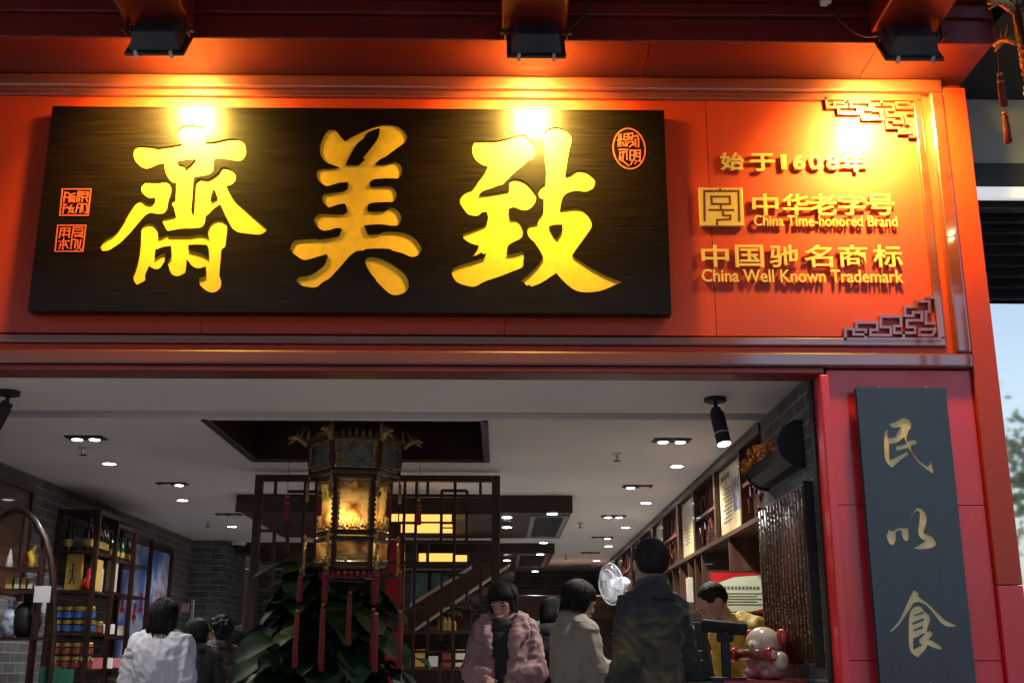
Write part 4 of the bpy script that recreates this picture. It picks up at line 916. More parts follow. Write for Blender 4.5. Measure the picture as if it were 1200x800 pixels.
# ================================================================== PALACE LANTERN
def lantern(loc, rz, label):
    t = thing('palace_lantern', label, 'lantern', loc, rz, 'hexagonal palace lanterns')
    def hexa(r, z, n=6, a0=30): return [Vector((r * math.cos(rad(a0 + 60 * k)), r * math.sin(rad(a0 + 60 * k)), z)) for k in range(6)]
    def ringbars(mb, r, z, b):
        h = hexa(r, z)
        for k in range(6): mb.tube([h[k], h[(k + 1) % 6]], b, 4)
    RT, RB = .30, .235
    ZT1, ZT0, ZB1, ZBm, ZB0 = 0.0, -.21, -.24, -.59, -.80     # tier top/bottom, body top, mid rail, bottom
    fr_ = MB()
    for z, r, b in ((ZT1, RT, .016), (ZT0, RT - .02, .018), (ZB1, RB + .01, .016), (ZBm, RB, .016), (ZBm - .04, RB, .012), (ZB0 + .02, RB - .01, .016), (ZB0 - .06, RB - .06, .012)): ringbars(fr_, r, z, b)
    ht, hm, hb_, hd = hexa(RT, ZT1), hexa(RT - .02, ZT0), hexa(RB, ZB1), hexa(RB - .01, ZB0)
    for k in range(6):
        fr_.tube([ht[k], hm[k]], .016, 6); fr_.tube([hb_[k], hd[k]], .017, 6)
    fr_.build('frame', M['wood'], t)
    tp = MB().prism(hexa(RT - .01, ZT1 + .004), (0, 0, .012)); tp.lathe([(.04, .016), (.03, .06), (.012, .09), (.008, .30)], n=10).build('top_plate', M['wood'], t)
    MB().prism(hexa(RB - .03, ZB0 - .01), (0, 0, .012)).build('bottom_plate', M['wood'], t)
    def face(r, k, f, z0, z1, th=.004, inset=.0):
        h = hexa(r, 0); a, b = h[k], h[(k + 1) % 6]; m_ = (a + b) / 2; d = (b - a).normalized(); nrm = Vector((m_.x, m_.y, 0)).normalized(); hl = (b - a).length / 2 * f
        q = m_ - nrm * inset
        return [q - d * hl + Vector((0, 0, z0)), q + d * hl + Vector((0, 0, z0)), q + d * hl + Vector((0, 0, z1)), q - d * hl + Vector((0, 0, z1))], -nrm * th
    for k in range(6):
        q, d = face(RB, k, .80, ZBm + .02, ZB1 - .02); MB().prism(q, d).build('painted_pane', M['pane'], t)
        q, d = face(RB, k, .80, ZB0 + .06, ZBm - .055); MB().prism(q, d).build('lower_pane', M['pane'], t)
        q, d = face(RT - .012, k, .84, ZT0 + .02, ZT1 - .02); MB().prism(q, d).build('tier_pane', M['tierpane'], t)
        # gilt fret: small scrolls round the panes
        g = MB(); h = hexa(RB + .004, 0); a, b = h[k], h[(k + 1) % 6]; rr = random.Random(k)
        def pt(u, z, r=0): return a.lerp(b, u) + Vector((0, 0, z))
        for j in range(11):
            u = .12 + .76 * j / 10
            for zc in (ZB1 - .035, ZBm + .03): g.ell(pt(u, zc + rr.uniform(-.008, .008)), (.011, .011, .009), 6, 4)
        for j in range(9):
            z = ZBm + .05 + (ZB1 - ZBm - .1) * j / 8
            for u in (.11, .89): g.ell(pt(u, z), (.009, .009, .014), 6, 4)
        for j in range(7):
            u = .2 + .6 * j / 6; zz = ZBm + .05 + .035 * math.sin(j * 1.7 + k) ** 2; g.tube([pt(u - .05, ZBm + .03), pt(u, zz + .02), pt(u + .04, ZBm + .04)], .003, 4)
        lg = MB()
        for j in range(11): lg.ell(pt(.12 + .076 * j, ZB0 + .045 + rr.uniform(-.008, .008)), (.012, .011, .009), 6, 4)
        lg.build('lower_fretwork', M['gilt2'], t)
        h2 = hexa(RT + .002, 0); a2, b2 = h2[k], h2[(k + 1) % 6]
        g.build('gilt_fretwork', M['gilt2'], t); g = MB()
        for j in range(12):
            u = .10 + .8 * j / 11; q = a2.lerp(b2, u)
            for zc in (ZT1 - .03, ZT0 + .04): g.ell(q + Vector((0, 0, zc + rr.uniform(-.006, .006))), (.009, .009, .009), 6, 4)
        for j in range(5):
            z = ZT0 + .05 + .11 * j / 4
            for u in (.12, .88): g.ell(a2.lerp(b2, u) + Vector((0, 0, z)), (.010, .010, .014), 6, 4)
        for j in range(7):
            u = .08 + .84 * j / 6; q = a2.lerp(b2, u); hh_ = .028 + .03 * math.sin(math.pi * u) ** 2 + rr.uniform(-.006, .006)
            g.tube([q + Vector((0, 0, ZT1)), q + Vector((0, 0, ZT1 + hh_ * .6)), q + Vector((0, 0, ZT1 + hh_))], [.014, .011, .002], 5)
        g.build('tier_fretwork', M['gilt2'], t)
        # carved dragon head on each upper corner and pierced drop under it
        dg = MB(); e = ht[k].normalized(); up = Vector((0, 0, 1)); sd = e.cross(up)
        base = ht[k] + e * .01
        dg.tube([base + up * -.02, base + e * .04 + up * .02, base + e * .08 + up * .035, base + e * .125 + up * .02], [.018, .022, .020, .010], 6)
        dg.tube([base + e * .07 + up * .025, base + e * .12 - up * .012], [.012, .006], 5)
        for s in (-1, 1):
            dg.tube([base + e * .05 + sd * s * .012 + up * .03, base + e * .02 + sd * s * .028 + up * .085], [.007, .002], 4)
            dg.tube([base + e * .07 + sd * s * .012 + up * .03, base + e * .06 + sd * s * .03 + up * .07], [.006, .002], 4)
        dg.tube([base + up * .01, base + up * .07 - e * .01, base + up * .11 + e * .015], [.012, .008, .002], 5)
        dg.build('dragon_head', M['gilt2'], t, smooth=True)
        c = hexa(RB + .06, 0)[k]
        for zc, L_ in ((ZB1 - .03, .10), (ZBm - .02, .22)):
            dr = MB()
            for j in range(7):
                zz = zc - L_ * j / 6; wv = math.sin(j * 2.1) * .012
                dr.ell(c + sd * wv + Vector((0, 0, zz)), (.013, .013, .018), 6, 4)
            dr.tube([c + Vector((0, 0, zc + .02)), c + Vector((0, 0, zc - L_))], .006, 5)
            dr.tube([c + Vector((0, 0, zc)), (hm[k] if zc > ZBm else hexa(RB, 0)[k] + Vector((0, 0, zc)))], .007, 5)
            dr.build('carved_drop', M['gilt2'], t)
    # red silk tassels: one under each corner arm, seven long ones under the body
    def tassel(px_, py_, z0, zk, L_, r_=.017):
        mb = MB().tube([(px_, py_, z0), (px_, py_, zk)], .002, 4)
        mb.lathe([(.006, zk), (r_ * .8, zk - .012), (r_ * .9, zk - .03), (r_ * .7, zk - .036), (r_ * 1.0, zk - .06), (r_ * .95, zk - L_ * .6), (r_ * 1.12, zk - L_), (r_ * .5, zk - L_ - .006)], (px_, py_, 0), n=10)
        o = mb.build('tassel', M['tassel'], t, smooth=True)
        MB().lathe([(.008, zk + .016), (.013, zk + .010), (.013, zk + .002), (.009, zk - .001)], (px_, py_, 0), n=8).ell((px_, py_, zk - .032), (r_ * .95, r_ * .95, .006), 8, 4).build('bead', M['gilt2'], o)
    c6 = hexa(RB + .075, 0); e6 = hexa(RT + .12, 0)
    for k in range(6):
        tassel(c6[k].x, c6[k].y, ZBm - .22, ZB0 - .02, .18)
        tassel(e6[k].x, e6[k].y, .02, -.36, .15)
    for k in range(6):
        a = rad(60 * k + 30); tassel(.32 * math.cos(a), .32 * math.sin(a), ZBm - .2, -1.04 - .025 * ((k * 2) % 3), .33, .016)
    tassel(0, 0, ZB0 - .02, -.95, .31, .016)
    skirt = MB()
    hs = hexa(RB - .04, 0)
    for k in range(6):
        a, b = hs[k], hs[(k + 1) % 6]
        for j in range(5): q = a.lerp(b, (j + .5) / 5); skirt.ell(q + Vector((0, 0, ZB0 - .045)), (.017, .017, .024), 7, 5)
    skirt.build('red_skirt', M['tassel'], t)
    bl = bpy.data.lights.new('lamp', 'POINT'); bl.energy = 4.5; bl.color = (1, .72, .38); bl.shadow_soft_size = .025
    bo = bpy.data.objects.new('lamp', bl); COL.objects.link(bo); bo.parent = t; bo.location = (-.105, -.135, ZBm + .075)
    return t
LP = P(417, 520, 7.35)
lan = lantern((LP.x, 7.35, LP.z), rad(38), 'carved hexagonal palace lantern glowing in front of the lattice screen')
MB().tube([(0, 0, .28), (0, 0, ZC + .30 - LP.z)], .008, 6).build('hanging_rod', M['wood'], lan)
lp2 = P(1204, 30, 4.72)
l2 = dup(lan, (lp2.x + .245, 4.72, lp2.z + .08), rad(34), 'palace lantern hanging outside, cut off by the right edge of the photo')

# ================================================================== BIG LEAFED PLANT
pc = P(385, 790, 8.15)
plant = thing('potted_plant', 'big pot plant with broad dark leaves under the hanging lantern', 'plant', (pc.x, 8.15, ZF))
MB().lathe([(.18, 0), (.22, .05), (.26, .35), (.25, .40), (.22, .40), (.20, .36)], n=24).build('pot', M['pot'], plant, smooth=True)
rp = random.Random(11)
sm_ = MB(); lf = MB(); lf2 = MB()
def leaf(mb, base, dirv, L_, wd, droop, up):
    d = dirv.normalized(); side = d.cross(up).normalized(); nrm = side.cross(d).normalized()
    n = 7; vs = []; fs = []
    for i in range(n + 1):
        u = i / n; wv = wd * (math.sin(math.pi * min(1, u * .93 + .05)) ** .75) * (1 - .25 * u)
        c = base + d * L_ * u - Vector((0, 0, 1)) * droop * L_ * u * u
        fold = nrm * wv * .22
        wav = nrm * math.sin(u * 9 + L_ * 30) * wd * .06
        vs += [c - side * wv + fold + wav, c - side * wv * .5 + fold * .35, c, c + side * wv * .5 + fold * .35, c + side * wv + fold - wav]
    for i in range(n):
        for k in range(4): fs.append((i * 5 + k, i * 5 + k + 1, (i + 1) * 5 + k + 1, (i + 1) * 5 + k))
    mb.add(vs, fs)
for k in range(5):
    a = rp.uniform(0, 6.28); sm_.tube([(.06 * math.cos(a), .06 * math.sin(a), .36), (.10 * math.cos(a), .10 * math.sin(a), .9), (.16 * math.cos(a), .10 * math.sin(a), 1.6)], [.022, .017, .010], 6)
for k in range(230):
    a = rp.uniform(0, 6.28); h = rp.uniform(.72, 1.84)
    base = Vector((.17 * math.cos(a) * rp.random(), .12 * math.sin(a) * rp.random(), h - .12))
    env = .47 * math.sqrt(max(.12, 1 - ((h - 1.22) / .68) ** 2))
    st_ = rp.uniform(.25, 1.0) * env
    tip = Vector((math.cos(a) * st_, math.sin(a) * st_ * .8, h))
    sm_.tube([base, (base + tip) / 2 + Vector((0, 0, .05)), tip], [.006, .005, .003], 5)
    dv = Vector((math.cos(a + rp.uniform(-.5, .5)), math.sin(a + rp.uniform(-.5, .5)) - .25, rp.uniform(-.95, .35)))
    L_ = rp.uniform(.16, .34); leaf(lf2 if rp.random() < .14 else lf, tip, dv, L_, L_ * rp.uniform(.40, .56), rp.uniform(.15, .5), Vector((rp.uniform(-.3, .3), rp.uniform(-.3, .3), 1)))
sm_.build('stem', M['stem'], plant, smooth=True); lf.build('leaves', M['leaf'], plant, smooth=True); lf2.build('young_leaves', M['leafl'], plant, smooth=True)

# ================================================================== LEFT SIDE SHELVES
AY = 8.0
arch = thing('arched_shelf', 'arch-topped dark curio shelf at the left edge of the shop', 'shelf', (P(20, 760, AY).x, AY, ZF))
def ap(x, y): q = P(x, y, AY); return Vector((q.x, AY, q.z))
arc = [(63, 800), (63.5, 740), (63, 690), (59.5, 655), (52.5, 630), (41, 610.5), (31, 600.5), (21, 597.5), (10, 600.5), (0, 609), (-12, 629), (-20, 655), (-24, 690), (-26, 800)]
ring = [ap(*q) for q in arc]; ring[0].x = ring[1].x; ring[-1].x = ring[-2].x
ring = [Vector((ring[0].x, AY, ZF))] + ring[1:-1] + [Vector((ring[-2].x, AY, ZF))]
am = MB()
am.tube(ring, .022, 8)
W(arch, am, 'arch_frame', M['wood'], smooth=True)
sh = MB()
X0, X1 = ring[-1].x, ring[0].x
xm = ap(39.5, 700).x; x_l = ap(-4, 700).x
z1, z2, z3, z4_ = ap(20, 664).z, ap(20, 689).z, ap(20, 746).z, ap(20, 810).z
for q in ((x_l, xm, AY, AY + .3, z1 - .014, z1), (x_l, xm, AY, AY + .3, z2 - .014, z2), (X0 + .02, X1 - .02, AY, AY + .3, z3 - .016, z3), (X0 + .02, X1 - .02, AY, AY + .3, z4_ - .016, z4_)):
    W(arch, MB().box(*q), 'shelf_board', M['woodh'])
W(arch, MB().box(xm, xm + .022, AY + .01, AY + .09, z4_, ap(39, 618).z).box(ap(22, 640).x, ap(22, 640).x + .018, AY + .01, AY + .09, z1 + .001, ap(20, 604).z), 'post', M['wood'])
def at(o_label, cat, name, mb, m, loc, group=None, smooth=False):
    o = mb.build(name, m, smooth=smooth, loc=loc); tag(o, o_label, cat, group); return o
vase = [(.05, 0), (.085, .03), (.11, .10), (.10, .18), (.06, .23), (.035, .25), (.035, .29), (.05, .31)]
at('big black vase on the arched shelf', 'vase', 'vase', MB().lathe([(r * .95, h * .95) for r, h in vase], n=24), M['blackm'], (ap(19, 745).x, AY + .14, z3 + .001), smooth=True)
at('blue and white porcelain jar beside the black vase', 'vase', 'vase', MB().lathe([(r * .62, h * .8) for r, h in vase], n=24), M['bluevase'], (ap(-3, 745).x + .03, AY + .10, z3 + .001), smooth=True)
for k, m in enumerate(('gold_box', 'cream', 'gold_box', 'cream')):
    at(('mustard tin at the left end of the arched shelf row', 'cream tin second from the left on the arched shelf', 'mustard tin third from the left on the arched shelf', 'cream tin by the post of the arched shelf')[k], 'tin', 'tin', MB().box(-.03, .03, -.03, .03, 0, .075), M[m], (ap(6 + k * 8, 689).x, AY + .1, z2 + .001), 'tins on the arched shelf')
at('bright yellow carved ornament on the top shelf under the arch', 'ornament', 'ornament', MB().tube([(0, 0, 0), (.01, 0, .05), (-.01, 0, .10), (.02, 0, .15)], [.03, .022, .026, .006], 8), M['yellow'], (ap(29, 664).x, AY + .1, z1 + .001), smooth=True)
at('white pointed ornament at the left end of the top arched shelf', 'ornament', 'ornament', MB().lathe([(.03, 0), (.022, .04), (.012, .1), (.003, .13)], n=10), M['paper'], (ap(3, 664).x, AY + .1, z1 + .001), smooth=True)
at('white card clipped to the arched shelf post', 'card', 'price_card', MB().box(-.055, .055, -.003, .003, -.055, .055), M['paper'], (ap(51, 696).x, AY - .02, ap(51, 696).z))
at('green box at the foot of the arched shelf', 'box', 'goods_box', MB().box(-.05, .05, -.05, .05, 0, .16), M['greenbox'], (ap(49, 800).x, AY + .12, z4_ + .001))
at('tall green box standing before the display shelf', 'box', 'goods_box', MB().box(-.085, .085, -.06, .06, 0, .18), M['greenbox'], (P(69, 800, 9.0).x, 9.0, P(69, 783, 9.0).z - .18))
at('pale card propped inside the arched shelf, behind the black vase', 'card', 'price_card', MB().box(-.05, .05, -.003, .003, 0, .07), M['paper'], (ap(28, 700).x, AY + .27, z3 + .17))
pa, pb = PX(-40, 590, -3.69), PX(32, 600, -3.69)
wp = thing('wall_plaque', 'dark framed carved panel on the left wall above the arched shelf', 'panel', (-3.67, (pa.y + pb.y) / 2, 2.3))
W(wp, MB().box(-3.699, -3.68, pa.y, pb.y, 2.0, PX(16, 570, -3.69).z), 'carved_face', M['woodmid'])
zq = PX(16, 570, -3.69).z
W(wp, MB().box(-3.699, -3.66, pb.y + .001, pb.y + .05, 1.95, zq + .05), 'frame_side', M['wood'])
W(wp, MB().box(-3.699, -3.66, pa.y, pb.y, zq + .001, zq + .05), 'frame_top', M['wood'])

# corner display shelf: near face towards the entrance, long face towards the aisle
DX = -3.35; DY0, DY1 = 9.62, 11.15
ZD = [P(90, y, DY0).z for y in (598, 646, 692, 742, 785)]
ds = thing('display_shelf', 'tall open dark display shelf of bottles, boxes and jars along the left wall', 'shelf', (-3.52, 10.3, ZF))
xw = -3.695
posts = MB()
for x, y in ((DX, DY0), (DX, 10.10), (DX, 10.62), (DX, DY1), (xw + .02, DY0), (xw + .02, DY1)):
    zz = ZD[0] if y < 10.2 else ZD[0] - .05
    posts.box(x - .018, x + .018, y - .018, y + .018, ZF, zz)
W(ds, posts, 'post', M['wood'])
bd = MB()
for i, z in enumerate(ZD + [ZD[-1] - .3]):
    dz = (0, -.015, .02, -.01, .01, 0)[i]
    bd.box(xw, DX - .02, DY0 - .016, 10.09, z - .012, z + .010).box(xw, DX - .02, 10.12, DY1 + .02, z + dz - .012, z + dz + .010)
W(ds, bd, 'shelf_board', M['woodh'])
W(ds, MB().box(DX - .016, DX + .016, DY0 + .02, 10.08, ZD[0] - .03, ZD[0] + .012).box(DX - .016, DX + .016, 10.12, DY1 - .02, ZD[0] - .08, ZD[0] - .045), 'top_rail', M['wood'])
bottle = [(.036, 0), (.038, .01), (.038, .15), (.030, .18), (.014, .21), (.013, .27), (.016, .272), (.016, .285)]
def put_bottle(x, y, z, m, s, label):
    t = thing('bottle', label, 'bottle', (x, y, z), 0, 'bottles on the display shelf')
    MB().lathe([(r * s, h * s) for r, h in bottle], n=14).build('glass', m, t, smooth=True)
    MB().lathe([(.039 * s, .04 * s), (.039 * s, .10 * s)], n=14).build('paper_label', M['gold_box'], t)
z = ZD[1] + .011
put_bottle(-3.60, 9.68, z, M['winec'], .95, 'dark bottle alone at the wall end of the top shelf')
put_bottle(-3.44, 9.68, z, M['winec'], 1.0, 'dark bottle behind the corner post on the top shelf')
labs = ['first dark bottle past the corner post on the top shelf', 'second dark bottle past the corner post on the top shelf', 'amber-black bottle in the middle of the near bay', 'green bottle at the end of the near bay']
for k in range(4): put_bottle(DX - .07, 9.78 + k * .085, z, M['winec'] if k < 3 else M['wine'], .95 - .05 * (k == 3), labs[k])
labs = ['first green bottle in the far bay of the top shelf', 'second green bottle in the far bay', 'third green bottle in the far bay', 'fourth green bottle in the far bay', 'last green bottle, at the far end of the top shelf']
for k in range(5): put_bottle(DX - .08, 10.22 + k * .15, z - .015, M['wine'], .78, labs[k])
def gbox(name, label, x, y, z, sx, sy, sz, m, cat='box', group=None, rz=0):
    o = MB().box(-sx / 2, sx / 2, -sy / 2, sy / 2, 0, sz).build(name, m, bevel=.002, loc=(x, y, z)); o.rotation_euler.z = rz; tag(o, label, cat, group); return o
z = ZD[2] + .011
t = gbox('gift_box', 'tall mustard box with a dark figure drawn on it, facing the entrance', P(85, 690, DY0 + .05).x, DY0 + .05, z, .12, .06, .29, M['gold_box'])
MB().ell((0, -.0305, .20), (.012, .002, .014), 8, 6).tube([(0, -.031, .19), (.005, -.031, .12)], .010, 5).tube([(.005, -.031, .12), (-.02, -.031, .05)], .006, 5).tube([(.005, -.031, .12), (.02, -.031, .05)], .006, 5).tube([(-.03, -.031, .15), (.03, -.031, .17)], .005, 5).build('printed_figure', M['woodmid'], t)
at('round red bottle beside the tall mustard box', 'bottle', 'gourd_bottle', MB().lathe([(.04, 0), (.055, .04), (.045, .09), (.02, .12), (.03, .15), (.012, .18)], n=16), M['redgl'], (P(103, 690, DY0 + .1).x, DY0 + .1, z), smooth=True)
gbox('gift_box', 'open mustard box in the near bay beside the corner post', DX - .06, 9.86, z, .05, .16, .26, M['gold_box'])
gbox('gift_box', 'tall cream box with its side towards the aisle', DX - .06, 10.26, z, .05, .16, .29, M['cream'])
gbox('gift_box', 'narrow white box wedged behind the open mustard box', DX - .08, 10.02, z, .04, .06, .20, M['paper'])
at('small white and red figurine on the middle shelf', 'figurine', 'figurine', MB().lathe([(.03, 0), (.035, .03), (.02, .07), (.025, .10), (.01, .13)], n=10), M['redgl'], (DX - .06, 9.70, z), smooth=True)
def jar(x, y, z, m, label, group, r=.043, h=.085):
    t = thing('jar', label, 'jar', (x, y, z), 0, group)
    MB().lathe([(r * .9, 0), (r * .97, .006), (r * .97, h * .72), (r * .80, h * .84)], n=14).build('body', M['winec'], t, smooth=True)
    MB().lathe([(r * .99, h * .12), (r * .99, h * .66)], n=14).build('paper_label', m, t)
    MB().lathe([(r * .86, h * .80), (r * .88, h + .010), (r * .8, h + .013)], n=14).build('lid', M['lid'], t)
z = ZD[3] + .011; rows_ = ('lower', 'upper')
pos = ('at the left', 'second from the left', 'second from the right', 'at the right')
for rw in range(2):
    for k in range(4):
        jar(P(64 + k * 12.5, 720, DY0 + .06).x + .03, DY0 + .06, z + rw * .108, M['jarb'], 'blue labelled jar %s of the %s row in the stack' % (pos[k], rows_[rw]), 'stacked blue jars')
jar(DX - .06, 9.74, z, M['jarg'], 'dark green jar nearest the corner post', 'green jars'); jar(DX - .06, 9.86, z, M['jarg'], 'dark green jar second from the corner post', 'green jars')
jar(DX - .06, 10.05, z, M['jarr'], 'brown jar with a gold lid behind the propped cream cards', 'brown jars')
for k, y in enumerate((10.22, 10.62)):
    o = gbox('price_card', ('propped cream card', 'propped yellow card')[k] + ' on the jar shelf of the display shelf', DX - .03, y, z, .10, .004, .09, (M['paper'], M['cream'])[k], 'card'); o.rotation_euler = (rad(-20), 0, rad(20))
z = ZD[4] + .011
for rw in range(2):
    for k in range(4):
        jar(P(62 + k * 12.5, 770, DY0 + .06).x + .02, DY0 + .06, z + rw * .108 - .0, M['jarr'], 'red-brown sauce jar %s of the %s row near the floor' % (pos[k], rows_[rw]), 'stacked red-brown jars')
for k in range(5):
    o = gbox('price_card', ('white card nearest the corner post on the red box shelf', 'red card on the red box shelf', 'second white card on the red box shelf', 'red card near the far end of the red box shelf', 'cream card at the far end of the red box shelf')[k], DX - .03, 9.75 + k * .26, z, .09, .004, .10, (M['paper'], M['redlac'], M['paper'], M['redlac'], M['cream'])[k], 'card'); o.rotation_euler = (rad(-25), 0, rad(20))
# painting on the left wall
pw = thing('framed_painting', 'blue painting with red figures in a dark frame on the left wall', 'painting', (-3.69, 12.2, 1.9))
y0, y1 = 11.30, 12.95; z1 = PX(185, 645, -3.69).z + .0; z0 = 1.45
cv_ = W(pw, MB().box(-3.698, -3.68, y0, y1, z0, z1), 'canvas', M['posterblue'])
W(pw, MB().box(-3.699, -3.655, y0 - .07, y0 - .001, z0 - .07, z1 + .07).box(-3.699, -3.655, y1 + .001, y1 + .07, z0 - .07, z1 + .07).box(-3.699, -3.655, y0, y1, z1 + .001, z1 + .07).box(-3.699, -3.655, y0, y1, z0 - .07, z0 - .001), 'frame', M['wood'])
fgm = MB()
for k in range(7):
    y = y0 + .15 + k * .2; zz = 2.02 + .05 * math.sin(k * 2.3)
    fgm.box(-3.6795, -3.676, y - .03, y + .03, zz, zz + .11 + .03 * (k % 2)).box(-3.6795, -3.6755, y - .05, y + .06, zz - .05, zz - .003)
two(cv_, fgm, M['redgl'])
sg = thing('sign_stand', 'small pink card on a slim pale stand before the brick pier', 'sign', (P(224, 735, 12.5).x, 12.5, ZF))
W(sg, MB().box(P(223, 720, 12.5).x, P(226, 720, 12.5).x, 12.5, 12.53, ZF, P(224, 702, 12.5).z), 'stand', M['palegrey'])
a, b = P(212.5, 717, 12.48), P(222, 706.5, 12.48)
W(sg, MB().box(a.x, b.x, 12.47, 12.49, a.z, b.z), 'card', M['pinkcard'])

# ================================================================== FAN
fc = P(716, 684, 10.6)
fan = thing('wall_fan', 'white round electric fan tilted to the side at the right, beyond the man', 'fan', (fc.x, 10.6, fc.z))
fx = Vector((-.86, -.50, -.10)).normalized(); q_ = fx.to_track_quat('Z', 'Y').to_matrix()
def fv(mb): mb.v = [tuple(q_ @ Vector(v)) for v in mb.v]; return mb
FR = .185
gm = MB()
for k in range(44):
    a = 2 * math.pi * k / 44; c_, s_ = math.cos(a), math.sin(a)
    gm.tube([(FR * c_ * .2, FR * s_ * .2, .05), (FR * c_ * .7, FR * s_ * .7, .04), (FR * c_, FR * s_, 0), (FR * c_ * .7, FR * s_ * .7, -.05), (FR * c_ * .25, FR * s_ * .25, -.06)], .0022, 4)
for r_, z in ((FR, 0), (FR * .7, .042), (FR * .2, .052)):
    gm.tube([(r_ * math.cos(k * math.pi / 16), r_ * math.sin(k * math.pi / 16), z) for k in range(33)], .005, 5)
fv(gm).build('guard', M['silver'], fan)
bl_ = MB()
for k in range(5):
    a0 = 2 * math.pi * k / 5; pts = []
    for r_, da, dz in ((.03, -.3, .01), (.10, -.42, .02), (.165, -.35, .02), (.165, .30, -.02), (.10, .30, -.02), (.03, .3, -.01)):
        pts.append((r_ * math.cos(a0 + da), r_ * math.sin(a0 + da), dz))
    bl_.prism(pts, (0, 0, .004))
fv(bl_).build('blade', M['fanblade'], fan)
fv(MB().lathe([(.04, -.05), (.045, .02), (.03, .05), (.008, .056)], n=16)).build('hub', M['silver'], fan, smooth=True)
fv(MB().lathe([(.03, -.20), (.055, -.16), (.055, -.07), (.04, -.055)], n=16)).build('motor', M['silver'], fan, smooth=True)
MB().tube([tuple(q_ @ Vector((0, 0, -.15))), (.16, .10, -.10), (.20, .12, -.6), (.20, .12, ZF - fc.z)], .014, 8).build('stand', M['silver'], fan, smooth=True)

# ================================================================== COUNTER, TERMINAL, FIGURINE
CYc = 6.35
ct = thing('counter', 'dark counter with a red cloth at the right of the entrance', 'counter', (1.2, CYc, ZF))
ztab = P(900, 797, 6.2).z
W(ct, MB().box(.93, 1.53, 5.95, 6.75, ZF, ztab - .03), 'body', M['woodh'])
W(ct, MB().box(.91, 1.54, 5.93, 6.77, ztab - .0295, ztab - .002), 'top', M['woodmid'], bevel=.006)
W(ct, MB().box(1.12, 1.535, 5.94, 6.4, ztab - .0015, ztab + .006).box(1.12, 1.535, 5.922, 5.9295, ztab - .25, ztab + .004), 'red_cloth', M['redlac'])
# glazed piglet figurine with red ear and red scroll
pgp = P(893, 793, 6.12)
pig = thing('piglet_figurine', 'glazed cream piglet figurine holding a red scroll on the counter', 'figurine', (pgp.x + .02, 6.12, ztab + .0065), -.85)
pig.scale = (1.1, 1.1, 1.1)
k_ = .00475   # metres per photo pixel here
def pv(x, y): return ((x - 895) * k_, (795 - y) * k_)
body = MB().ell((-.005, .02, .075), (.095, .085, .085), 20, 14).ell((.065, 0, .05), (.05, .06, .05), 16, 10).ell((-.06, -.02, .03), (.04, .05, .03), 12, 8).ell((.05, -.05, .03), (.035, .05, .03), 12, 8)
link('body', remeshed(body, .007, 4), M['ceramicp'], pig, True)
hd = MB().ell((.0, -.005, .165), (.085, .078, .075), 20, 14).ell((-.005, -.075, .150), (.035, .028, .026), 14, 10)
link('head', remeshed(hd, .006, 3), M['ceramic'], pig, True)
for s in (-1, 1):
    MB().ell((s * .088 + .008, .005, .192), (.034, .014, .036), 14, 10, Matrix.Rotation(s * .5, 3, 'Y')).build('ear', M['redgl'], pig, smooth=True)
    MB().ell((s * .032, -.068, .178), (.008, .006, .010), 8, 6).build('eye', M['blackm'], pig, smooth=True)
    MB().tube([(s * .07, -.02, .11), (s * .095, -.075, .112)], [.024, .021], 10).ell((s * .098, -.085, .113), (.026, .026, .026), 12, 8).build('arm', M['ceramic'], pig, smooth=True)
    MB().ell((-.005 + s * .013, -.103, .150), (.005, .003, .008), 6, 5).build('nostril', M['redgl'], pig, smooth=True)
MB().ell((.11, -.03, .085), (.036, .04, .042), 14, 10).build('paw', M['ceramic'], pig, smooth=True)
MB().tube([(-.09, -.09, .113), (.09, -.09, .113)], .024, 16).build('scroll', M['jarr'], pig, smooth=True)
for s in (-1, 1): MB().tube([(s * .09, -.09, .113), (s * .112, -.09, .113)], [.033, .033], 16).build('scroll_end', M['redgl'], pig, smooth=True)
ap_ = MB().box(-.045, .045, 0, .006, .0, .06); 
rb = gbox('gift_box', 'dark red gift box standing behind the piglet figurine', P(898, 790, 6.3).x, 6.3, ztab + .0065, .16, .05, .215, M['redlac'])
# payment terminal
tp_ = P(849, 735, 6.0)
pt_ = thing('payment_terminal', 'black payment screen on a post, seen from behind, on the counter', 'terminal', (tp_.x, 6.0, ztab))
MB().box(-.09, .09, -.07, .07, 0, .02).build('base', M['blackm'], pt_, bevel=.006)
MB().box(-.022, .022, -.015, .015, .0205, tp_.z - ztab - .02).build('post', M['blackm'], pt_, bevel=.004)
hm_ = MB().box(-.115, .115, -.012, .012, -.03, .035); rt = Matrix.Rotation(rad(5), 3, 'Y') @ Matrix.Rotation(rad(28), 3, 'X')
hm_.v = [tuple(rt @ Vector(v) + Vector((0, 0, tp_.z - ztab))) for v in hm_.v]; hm_.build('screen', M['blackm'], pt_, bevel=.006)
MB().tube([(-.04, 0, tp_.z - ztab - .05), (.04, 0, tp_.z - ztab - .05)], .022, 10).build('hinge', M['blackm'], pt_)
sc_ = P(822, 770, 6.15)
sd_ = thing('display_stand', 'leaning black display panel between the man and the payment screen', 'display', (sc_.x - .01, 6.15, ztab))
pm = MB().prism([(-.06, 0, 0), (.085, 0, 0), (.02, 0, .30), (-.06, 0, .30)], (0, .02, 0)); pm.v = [tuple(Matrix.Rotation(rad(-10), 3, 'X') @ Vector(v)) for v in pm.v]; pm.build('panel', M['blackm'], sd_, bevel=.004)
tx = MB()
for k in range(3): tx.box(-.045 + k * .012, -.037 + k * .012, -.0015, -.0005, .262, .285)
for k in range(2): tx.box(-.04, .02, -.0015, -.0005, .15 - k * .05, .155 - k * .05)
tx.v = [tuple(Matrix.Rotation(rad(-10), 3, 'X') @ Vector(v)) for v in tx.v]; tx.build('white_marks', M['paper'], sd_)
